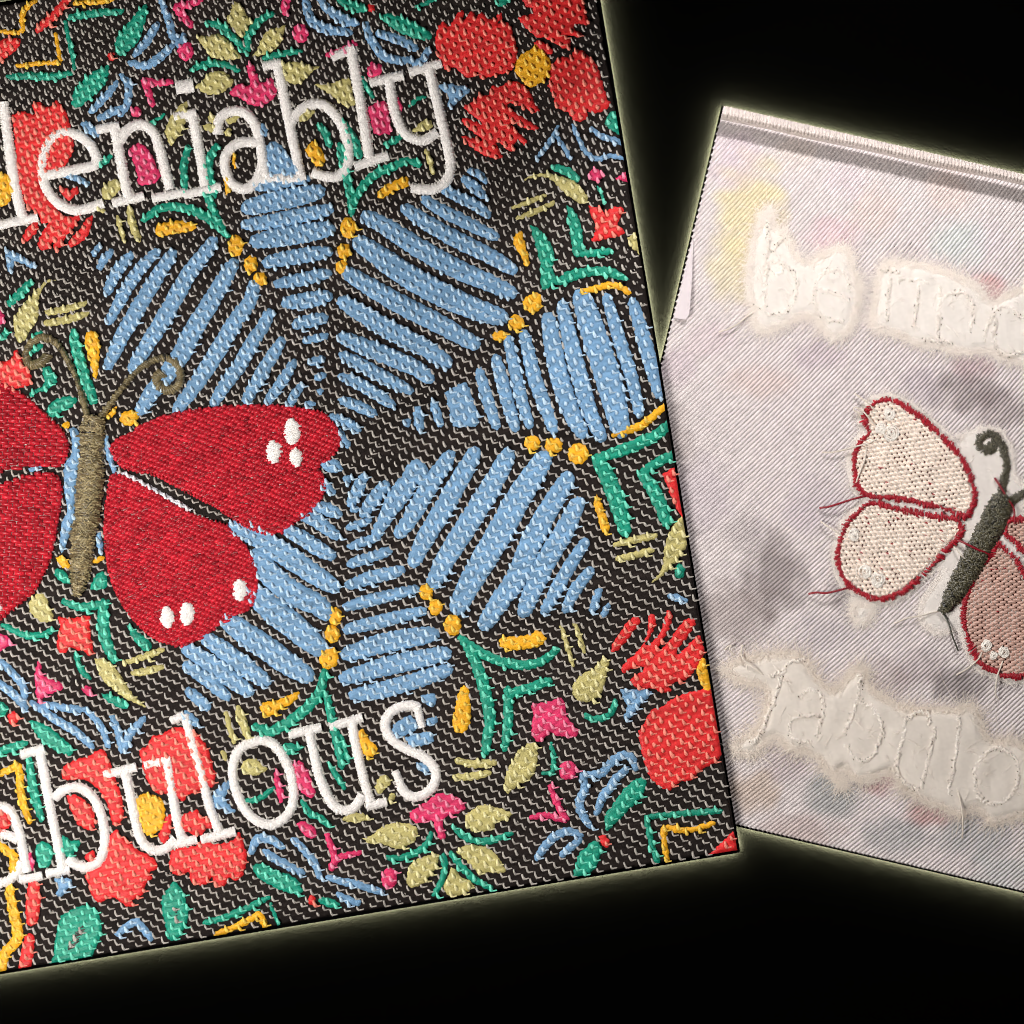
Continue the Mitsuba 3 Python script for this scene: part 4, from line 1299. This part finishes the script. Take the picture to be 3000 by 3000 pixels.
f = np.concatenate([np.stack([A, B, C], -1).reshape(-1, 3), np.stack([A, C, E], -1).reshape(-1, 3)])
vv = np.c_[hx.ravel(), hy.ravel(), zz.ravel()]
good = hx.ravel() >= 2119 - 0.2385 * (hy.ravel() - 315) - 1
f = f[good[f].all(1)]
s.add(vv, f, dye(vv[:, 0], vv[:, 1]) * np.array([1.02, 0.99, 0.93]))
for q in np.arange(-20, 1110, 10.4):
    i = np.interp(q + a * 8, n, np.arange(300)).astype(int)
    P = np.stack([hx[i, np.arange(9)], hy[i, np.arange(9)], zz[i, np.arange(9)] + 0.4], 1)[:8]
    P[:, 0] -= 2 * a[:8]
    if not (P[:, 0] >= 2119 - 0.2385 * (P[:, 1] - 315)).all():
        continue
    v, f = strips(P[None], np.full((1, 8), 4.3), np.full((1, 8), 4.4), 5)
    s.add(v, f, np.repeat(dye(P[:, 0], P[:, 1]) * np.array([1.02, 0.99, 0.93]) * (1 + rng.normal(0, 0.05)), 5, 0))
put(key(LP, 'folded_hem'), s, ZF_R, 'lining_yarn', label='folded hem along the top edge')

# ---- torn stabiliser left round the stitching, with its fluff
FL = lin((238, 231, 224), 0.9)


def fluff(soup, pts, nrm, n, length, zb, col, rad=0.9, spread=0.9, rise=8, per=0.06):
    """n fine fibres starting at random outline points and leaning outwards."""
    i = rng.integers(0, len(pts), n)
    ang = np.arctan2(nrm[i, 1], nrm[i, 0]) + rng.normal(0, spread, n)
    L = length * rng.gamma(3.0, 1 / 3.0, n)
    t = np.linspace(0, 1, 5)
    bend = rng.normal(0, 0.7, n)
    aa = ang[:, None] + bend[:, None] * t[None]
    st = np.cumsum(np.stack([np.cos(aa), np.sin(aa)], -1), 1)
    st = (st - st[:, :1]) * (L / 4)[:, None, None]
    P = np.zeros((n, 5, 3))
    P[:, :, :2] = pts[i][:, None] + st - np.stack([np.cos(ang), np.sin(ang)], -1)[:, None] * (L * 0.35)[:, None, None]
    P[:, :, 2] = zb + rise * rng.random((n, 1)) * (0.3 + np.sin(np.pi * np.clip(t * 0.8 + 0.1, 0, 1)))
    hw = np.full((n, 5), rad) * np.array([1, 1, 0.9, 0.7, 0.4])
    v, f = strips(P, hw, hw * 0.15, 3)
    c = np.asarray(col)[None] * (1.14 + rng.normal(0, per, (n, 1)))
    soup.add(v, f, np.repeat(np.clip(c, 0, 0.95), 15, 0))


def edge_points(g, step=3):
    out, nn = [], []
    for p in (g.geoms if hasattr(g, 'geoms') else [g]):
        c = np.array(shapely.segmentize(p, step).exterior.coords)[:-1]
        if not Polygon(c).exterior.is_ccw:
            c = c[::-1]
        d = np.roll(c, -1, 0) - np.roll(c, 1, 0)
        d /= np.maximum(np.linalg.norm(d, axis=1, keepdims=True), 1e-9)
        out.append(c)
        nn.append(np.stack([d[:, 1], -d[:, 0]], 1))
    return np.vstack(out), np.vstack(nn)


def stabiliser(name, g, thick, nfib, flen, col, label, inside=0.12, rough=2.0):
    g = g.intersection(RV.buffer(-4))
    full, g = g, Polygon(np.array(largest(g.buffer(-5)).exterior.coords) + rng.normal(0, 1.5, (len(largest(g.buffer(-5)).exterior.coords), 2))).buffer(0)
    s = Soup()
    for p in (g.geoms if hasattr(g, 'geoms') else [g]):
        if p.area < 200:
            continue
        pts, tri, d = fill(p, 6)
        up = np.clip(d / 34, 0, 1)
        up = up * up * (3 - 2 * up)
        x, y = pts[:, 0], pts[:, 1]
        z = ZF_R + 5.5 + thick * up * (0.85 + 0.16 * fnoise(x, y, 95, 61)) + 0.35 * rough * up * fnoise(x, y, 22, 62)
        c = col[None] * (1 + 0.03 * fnoise(x, y, 24, 63)[:, None] + rng.normal(0, 0.015, (len(x), 1)))
        s.add(np.c_[pts, z], tri, c)
    k = put(key(LP, name), s, ZF_R, 'fibre', warp=warp_r, label=label)
    s = Soup()
    ep, en = edge_points(full)
    fluff(s, ep - en * 8, en, int(nfib * 1.0), flen * 1.25, ZF_R + 5.5, col, rad=0.5, spread=1.2, rise=thick * 0.35)
    fluff(s, ep - en * 18, en, int(nfib * 0.7), flen * 1.7, ZF_R + 5.5 + thick * 0.25, col, rad=0.5, spread=1.0, rise=thick * 0.5)
    x0, y0, x1, y1 = g.bounds
    q = rng.uniform([x0, y0], [x1, y1], (int(nfib * inside), 2))
    q = q[shapely.contains_xy(g, q[:, 0], q[:, 1])]
    fluff(s, q, rng.normal(0, 1, q.shape), len(q), flen * 0.8, ZF_R + 6.5 + thick * 1.0, col, rad=0.6, rise=3)
    put(key(k, 'fluff'), s, ZF_R, 'fibre', warp=warp_r, kind='stuff')


g1 = smooth_poly(fr(2150, 550, 2.588, '27,33 38,22 45,26 49,42 56,46 62,52 66,60 72,72 80,80 88,80 98,72 112,66 128,66 136,76 140,95 146,115 142,140 138,156 128,168 112,174 100,166 90,154 80,150 72,152 60,158 45,164 30,166 20,156 18,140 12,115 13,95 18,62 24,44'), 8)
g2 = smooth_poly(fr(2500, 650, 2.588, '26,52 40,42 55,43 78,45 102,52 126,62 140,68 150,80 156,88 168,82 182,76 205,66 230,70 230,180 205,168 190,164 176,160 162,156 150,150 130,152 110,150 90,144 70,142 54,134 38,128 22,124 16,108 20,88 22,70'), 8)
g3 = smooth_poly(fr(1900, 1600, 5.695, '36,64 44,58 60,54 76,54 83,59 88,67 95,72 101,66 106,61 113,62 114,70 121,76 128,80 138,82 150,82 158,82 166,80 171,86 176,98 185,98 200,104 210,110 210,142 194,140 185,142 176,144 168,137 160,140 150,136 138,131 128,124 124,118 116,121 106,122 99,116 103,124 97,124 89,115 84,109 72,106 64,100 56,108 48,109 42,104 46,98 54,93 58,84 58,74 46,71'), 8)
stabiliser('stabiliser', g1, 9, 1900, 26, FL, 'fluffy torn backing behind the upper word, left piece')
stabiliser('stabiliser', g2, 9, 1900, 26, FL, 'fluffy torn backing behind the upper word, right piece')
stabiliser('stabiliser', g3, 12, 3600, 30, lin((233, 224, 214), 0.88), 'fluffy torn backing behind the lower word')

# butterfly, seen from the back
W1 = smooth_poly(fr(2350, 1100, 2.588, '98,27 112,33 130,45 150,62 165,77 178,92 188,110 193,130 194,143 188,156 180,160 165,152 140,146 115,140 95,138 78,137 66,130 60,118 58,100 60,88 66,75 76,64 71,55 72,42 82,31'), 6)
W2 = smooth_poly(fr(2500, 1500, 2.588, '27,-10 42,-5 67,0 92,5 114,8 122,18 118,28 108,38 98,50 85,64 72,76 58,88 45,94 32,98 18,96 5,90 -8,80 -16,65 -18,48 -15,30 -8,14 5,0 15,-8'), 6)
W3 = smooth_poly(fr(2500, 1500, 2.588, '162,36 175,45 185,57 193,73 205,95 218,125 222,150 215,175 195,184 175,185 155,178 142,170 135,158 128,140 124,120 126,100 133,80 142,62 155,48'), 6)
W4 = smooth_poly(fr(2500, 1500, 2.588, '178,8 193,8 215,2 235,-5 240,40 225,60 205,54 193,45 180,32 172,26 172,15'), 6)
BODY = fr(1, 0, 1, '2938,1452 2922,1490 2902,1532 2884,1570 2862,1612 2840,1655 2816,1698 2790,1742 2770,1772 2756,1792')
halo = unary_union([W1.buffer(26), W2.buffer(24), W3.buffer(28), W4.buffer(20), LineString(BODY).buffer(75), Polygon(fr(2600, 1150, 2.07, '95,60 130,45 160,48 178,75 182,110 190,140 193,170 140,180 120,110'))])
stabiliser('butterfly_backing', halo.simplify(2), 5, 2600, 15, lin((237, 230, 224), 0.88), 'thin pale fluffy backing round the butterfly', inside=0.12, rough=1.2)
g5 = smooth_poly(fr(2500, 1500, 2.588, '-2,96 15,100 26,104 24,118 12,130 0,126 -6,112'), 6)
stabiliser('backing_scrap', g5, 9, 420, 20, FL, 'scrap of white fluff below the lower left wing')

BB = key(LP, 'butterfly')
CREAM = lin((250, 234, 220), 0.9)
ROSE = lin((214, 176, 162), 0.85)
DRED = lin((176, 30, 46), 0.8)
zb = ZF_R + 9
for lab, g, ang, col, st in [('upper left wing seen from the back', W1, 0.40, CREAM, 0.5), ('lower left wing seen from the back', W2, 0.47, CREAM, 0.5), ('lower right wing seen from the back', W3, 0.02, ROSE, 0.5), ('upper right wing seen from the back', W4, 0.05, ROSE, 0.5)]:
    g = g.intersection(sbox(0, 0, 3070, 3000))
    w = key(BB, 'wing')
    s = Soup()
    pad(s, g, zb + 0.6, lin((120, 82, 76), 0.7) if col is CREAM else lin((84, 46, 42), 0.7), rise=2)
    tatami(s, g.buffer(-5), ang, 7.6, 25, zb, col, lift=2.4, per=0.06, halfw=0.66, gap=4.5, stagger=st)
    # loose red bobbin stitches that came through
    x0, y0, x1, y1 = g.bounds
    q = rng.uniform([x0, y0], [x1, y1], (36 if col is CREAM else 20, 2))
    q = q[shapely.contains_xy(g, q[:, 0], q[:, 1])]
    if len(q):
        t = np.linspace(-1, 1, 5)
        L = rng.uniform(3, 7, len(q))
        P = np.zeros((len(q), 5, 3))
        P[:, :, 0] = q[:, :1] + math.cos(ang) * t * L[:, None]
        P[:, :, 1] = q[:, 1:] + math.sin(ang) * t * L[:, None]
        P[:, :, 2] = zb + 3.4 + 1.6 * (1 - t ** 2)
        hw = np.full((len(q), 5), 1.7)
        v, f = strips(P, hw, hw)
        s.add(v, f, DRED)
    put(w, s, ZF_R, 'satin_thread', warp=warp_r, label=('cream' if col is CREAM else 'dull pink') + ' stitched ' + lab)
    # red edging: stitches across the outline, uneven as the thread shows through
    s = Soup()
    ring = np.array(g.exterior.coords)
    p = smooth_line(ring, 4.2)
    n = len(p)
    d = np.gradient(p, axis=0)
    d /= np.maximum(np.linalg.norm(d, axis=1, keepdims=True), 1e-9)
    nr = np.stack([-d[:, 1], d[:, 0]], 1)
    arc = np.arange(n) * 4.2
    wide = 7.2 + 3.0 * fnoise(arc, arc * 0, 120, 71) + 2 * fnoise(arc, arc * 0, 37, 72)
    keep_ = (rng.random(n) < 0.94) & (fnoise(arc, arc * 0, 160, 73) > -1.15)
    if not keep_.any():
        continue
    p, nr, d, wide = p[keep_], nr[keep_], d[keep_], np.clip(wide[keep_], 3.5, 16)
    m = len(p)
    a = np.linspace(-1, 1, 6)
    jl, jr = rng.normal(0, 2.0, m), rng.normal(0, 2.6, m)
    o = (-wide + jl)[:, None] * (1 - a) / 2 + (wide + jr)[:, None] * (1 + a) / 2
    P = np.zeros((m, 6, 3))
    P[:, :, :2] = p[:, None] + nr[:, None] * o[:, :, None] + d[:, None] * (a[None, :, None] * rng.normal(3.0, 1.6, (m, 1, 1)))
    P[:, :, 2] = zb + 2.0 + 5.0 * np.sqrt(1 - (a * 0.95) ** 2)[None] * rng.uniform(0.7, 1.2, (m, 1))
    hw = np.full((m, 6), 2.6)
    v, f = strips(P, hw, hw)
    c = DRED[None] * (1 + rng.normal(0, 0.14, (m, 1)))
    s.add(v, f, np.repeat(np.clip(c, 0, 1), 30, 0))
    put(key(w, 'edging'), s, ZF_R, 'red_thread', warp=warp_r)
    # white knots of the wing spots
for cx, cy, r in [(2350 + 98 * 2.588, 1100 + 44 * 2.588, 19), (2350 + 100 * 2.588, 1100 + 65 * 2.588, 28), (2350 + 88 * 2.588, 1100 + 60 * 2.588, 18), (2500 + 0 * 2.588, 1500 + 26 * 2.588, 22), (2500 + 12 * 2.588, 1500 + 68 * 2.588, 24), (2500 + 27 * 2.588, 1500 + 77 * 2.588, 24),
                  (2500 + 150 * 2.588, 1500 + 151 * 2.588, 20), (2500 + 158 * 2.588, 1500 + 162 * 2.588, 12), (2500 + 169 * 2.588, 1500 + 158 * 2.588, 19)]:
    s = Soup()
    n = 60
    th0, tt = rng.uniform(0, 6.28, n), np.linspace(0, 1, 8)
    rr = r * np.sqrt(rng.random(n)) * 0.75
    P = np.zeros((n, 8, 3))
    sw = rng.normal(0, 1.6, n)
    P[:, :, 0] = cx + (rr[:, None] * np.cos(th0[:, None] + sw[:, None] * tt)) + rng.normal(0, 2, (n, 1))
    P[:, :, 1] = cy + (rr[:, None] * np.sin(th0[:, None] + sw[:, None] * tt)) * 1.1 + rng.normal(0, 2, (n, 1))
    P[:, :, 2] = zb + 3 + 6 * (1 - (rr / r)[:, None] ** 2) + 3 * np.sin(np.pi * tt) * rng.random((n, 1))
    hw = np.full((n, 8), 1.5)
    v, f = strips(P, hw, hw)
    s.add(v, f, lin((248, 242, 234), 0.92))
    put(key(BB, 'knot'), s, ZF_R, 'satin_thread', warp=warp_r)


DARK = lin((84, 80, 62), 0.8)
s = Soup()
loops(s, BODY, [46, 68, 70, 66, 64, 64, 60, 54, 40, 16], DARK, zb + 1, 0.8, 6.5, 2.4, 14, 0.5)
put(key(BB, 'body'), s, ZF_R, 'olive_thread', warp=warp_r, label='dark olive looped body seen from the back')
s = Soup()
loops(s, fr(2600, 1150, 2.07, '158,152 161,140 163,125 167,108 165,90 160,72 152,62 142,58 132,63 127,71 133,80 142,82 149,76 143,70'), [24, 20, 19, 19, 19, 20, 18, 16, 18, 20, 24, 26], DARK, zb - 1, 0.9, 5, 1.5, 6, 0.3)
put(key(BB, 'antenna'), s, ZF_R, 'olive_thread', warp=warp_r)
s = Soup()
loops(s, fr(2600, 1150, 2.07, '170,158 178,151 188,145 196,141 215,132'), [22, 18], DARK, zb - 1, 0.9, 5, 1.5, 6, 0.3)
put(key(BB, 'antenna'), s, ZF_R, 'olive_thread', warp=warp_r)

# reverse of the letters: thin rows of white loops and needle holes
BL = [('b', 2150, 550, 2.588, ['34,44 39,42 38,70 36,95 35,120 33,138', '42,84 55,86 64,94 70,105 71,118 66,132 56,142 45,144', '24,134 33,138 40,146', '42,95 50,99 55,92 48,90', '42,72 52,62 58,55']),
      ('e', 2150, 550, 2.588, ['130,128 118,122 106,118 96,115', '130,115 128,102 118,94 106,94 96,102 91,114 91,128 96,142 106,150 122,152']),
      ('u', 2500, 650, 2.588, ['32,56 44,55 52,58', '41,65 39,85 37,112', '62,66 75,66 84,69', '75,70 71,95 67,118', '50,70 55,64']),
      ('n', 2500, 650, 2.588, ['98,74 97,95 95,120 96,140', '98,90 108,82 120,80 128,84 135,96 134,112 132,122', '78,134 95,134 110,138']),
      ('d', 2500, 650, 2.588, ['160,100 170,97 180,100 188,110', '158,104 150,120 147,134', '162,110 158,128 162,144 175,152 190,148']),
      ('f', 2100, 1850, 2.588, ['98,32 88,32 80,38 74,46 70,60 64,78 58,92 52,108 46,120 38,126', '62,50 70,47 76,42']),
      ('a', 2100, 1850, 2.588, ['94,74 100,66 110,66 118,74 120,90 116,105 112,118', '114,94 100,94 88,98 82,106 84,118 96,124 106,124']),
      ('b', 2100, 1850, 2.588, ['162,50 159,72 152,95 144,114', '158,80 170,82 179,90 186,104 186,116 181,130 174,142 163,146 152,138 146,128']),
      ('u', 2500, 1950, 2.588, ['60,58 55,80 50,102 48,118 57,132 72,139', '62,60 72,52 82,54 86,66', '92,70 87,92 82,114 76,138']),
      ('l', 2500, 1950, 2.588, ['119,60 117,80 115,100 110,125 106,145']),
      ('o', 2500, 1950, 2.588, ['164,92 150,98 140,112 137,130 142,148 156,156 170,152 182,140 186,122 180,102 164,92'])]
PALE = lin((252, 246, 238), 0.95)
for ch, ox, oy, u, lines in BL:
    s = Soup()
    for tx_ in lines:
        P = fr(ox, oy, u, tx_)
        up = 13 if oy > 1000 else 10
        loops(s, P, [9], PALE, ZF_R + up + 1.5, 0.30, 4.2, 1.6, 2.5, 0.05)
        p = smooth_line(P, 9)
        q = p + rng.normal(0, 4.5, p.shape)
        n = len(q)
        t = np.linspace(-1, 1, 5)
        PP = np.zeros((n, 5, 3))
        PP[:, :, 0] = q[:, :1] + t * rng.uniform(-2, 2, (n, 1))
        PP[:, :, 1] = q[:, 1:] + t * rng.uniform(1.2, 3.0, (n, 1))
        PP[:, :, 2] = ZF_R + up + 3.5
        hw = np.full((n, 5), 1.5) * np.array([0.3, 0.9, 1, 0.9, 0.3])
        v, f = strips(PP, hw, hw * 0.3)
        s.add(v, f, lin((96, 82, 70), 0.8))
    put(key(LP, 'letter'), s, ZF_R, 'satin_thread', warp=warp_r, label=f'back of the white stitched letter {ch} in its fluff, with needle holes')


def tail(pts, rad, col, z0, z1, name, label):
    p = smooth_line(pts, 6)
    n = len(p)
    t = np.linspace(0, 1, n)
    P = np.c_[p, z0 + (z1 - z0) * np.sin(np.pi * np.clip(t, 0, 1)) ** 0.8][None]
    hw = np.full((1, n), rad)
    # a full round thread: upper and lower half
    s = Soup()
    v, f = strips(P, hw, hw, 7)
    s.add(v, f, col)
    v, f = strips(P, hw, -hw, 7)
    s.add(v, f[:, ::-1], col)
    put(key(LP, name), s, ZF_R, 'satin_thread', warp=warp_r, label=label)


WT = lin((232, 222, 210), 0.85)
CR = lin((150, 22, 40), 0.8)
tail(fr(2350, 1100, 2.588, '74,136 60,139 50,142 38,146 28,149 19,150'), 3.0, CR, zb, zb + 16, 'loose_thread', 'crimson thread end left of the gap between the left wings')
tail(fr(1900, 1600, 5.695, '105,20.5 98,22.5 91,24 86,23.8 82,24.5'), 3.0, CR, zb, zb + 16, 'loose_thread', 'crimson thread end under the lower left wing')
tail(fr(2600, 1150, 2.07, '150,121 156,130 162,140 168,150 176,162 178,172 178,185'), 2.8, CR, zb + 8, zb + 12, 'loose_thread', 'crimson thread crossing the base of the antennae')
tail(fr(2500, 1500, 2.588, '116,32 122,34 130,38 138,42 148,46 156,50'), 3.4, CR, zb + 6, zb + 18, 'loose_thread', 'crimson thread crossing the dark body')
tail(fr(2500, 1500, 2.588, '101,114 107,126 111,140 115,150 118,157'), 2.6, lin((70, 72, 62), 0.8), zb, zb + 8, 'loose_thread', 'dark green thread end at the tip of the body')
tail(fr(2500, 1500, 2.588, '96,112 86,114 76,117 60,120 46,126'), 2.3, WT, zb, zb + 8, 'loose_thread', 'fine white thread left of the body tip')
tail(fr(2500, 1500, 2.588, '146,154 142,164 134,172 126,178 116,184'), 2.3, WT, zb, zb + 10, 'loose_thread', 'white thread running from the lower right wing to the left')
tail(fr(2500, 1500, 2.588, '170,164 166,174 162,184 160,196 160,206 164,212'), 2.2, WT, zb, zb + 12, 'loose_thread', 'white thread hanging straight below the lower right wing')
tail(fr(2500, 1500, 2.588, '112,39 118,46 124,52 128,54'), 2.2, WT, zb + 8, zb + 16, 'loose_thread', 'short white thread at the left side of the body')
tail(fr(2100, 1850, 2.588, '56,52 48,45 38,37 30,32 27,24 29,15'), 2.3, WT, zb, zb + 14, 'loose_thread', 'thick white thread left of the lower word')
tail(fr(2100, 1850, 2.588, '20,27 16,23 14,19 17,15 12,17 9,21'), 2.3, WT, zb, zb + 8, 'loose_thread', 'little curled white thread near the woven panel')
tail(fr(2350, 1100, 2.588, '86,61 76,50 69,42 60,36 58,40 72,46'), 2.3, WT, zb + 4, zb + 12, 'loose_thread', 'white thread beside the tip of the upper left wing')
tail(fr(2350, 1100, 2.588, '84,42 74,32 66,26 59,21'), 2.3, WT, zb + 2, zb + 10, 'loose_thread', 'straight white thread pointing up left from the upper wing')
tail(fr(2350, 1100, 2.588, '86,71 74,77 62,80 48,84 34,87 22,87'), 2.3, WT, zb + 2, zb + 12, 'loose_thread', 'long fine white thread left of the upper wing')
tail(fr(2350, 1100, 2.588, '72,82 70,95 66,106 62,116 60,123'), 2.3, WT, zb + 6, zb + 11, 'loose_thread', 'white thread lying down the edge of the upper left wing')
tail(fr(2350, 1100, 2.588, '46,183 38,177 30,172 20,165'), 2.3, WT, zb + 2, zb + 12, 'loose_thread', 'white thread left of the lower wing tip')
tail(fr(1900, 250, 5.695, '54,117 50,119.5 47,122 42,125 36,127'), 2.3, WT, zb, zb + 8, 'loose_thread', 'white thread trailing left from the first letter')
tail(fr(1900, 1600, 5.695, '158,122 160,132 161,140 161,150'), 2.3, WT, zb, zb + 14, 'loose_thread', 'white thread hanging below the lower word')

# paper tag tucked at the left edge
s = Soup()
P = np.array(fr(1900, 250, 5.695, '23,80 22.4,92 22.2,98 21.4,110 20.6,118.2 19,120.6 16,120.3 13.6,119.6'))
P = np.vstack([P, [2119 - 0.2385 * (P[-1, 1] - 315) + 2, P[-1, 1]], [2119 - 0.2385 * (P[0, 1] - 315) + 2, P[0, 1]]])
g = Polygon(P)
g = g if g.is_valid else largest(g.buffer(0))
pts, tri, d = fill(g, 8)
lift = np.clip((pts[:, 0] - (2119 - 0.2385 * (pts[:, 1] - 315))) / 45, 0, 1)
s.add(np.c_[pts, ZF_R + 8 + 16 * lift], tri, lin((226, 216, 220), 0.88))
s.add(np.c_[pts, ZF_R + 7 + 16 * lift], tri[:, ::-1], lin((226, 216, 220), 0.88))
put(key(LP, 'tag'), s, ZF_R, 'lining_yarn', label='plain pale tag tucked under the left edge')
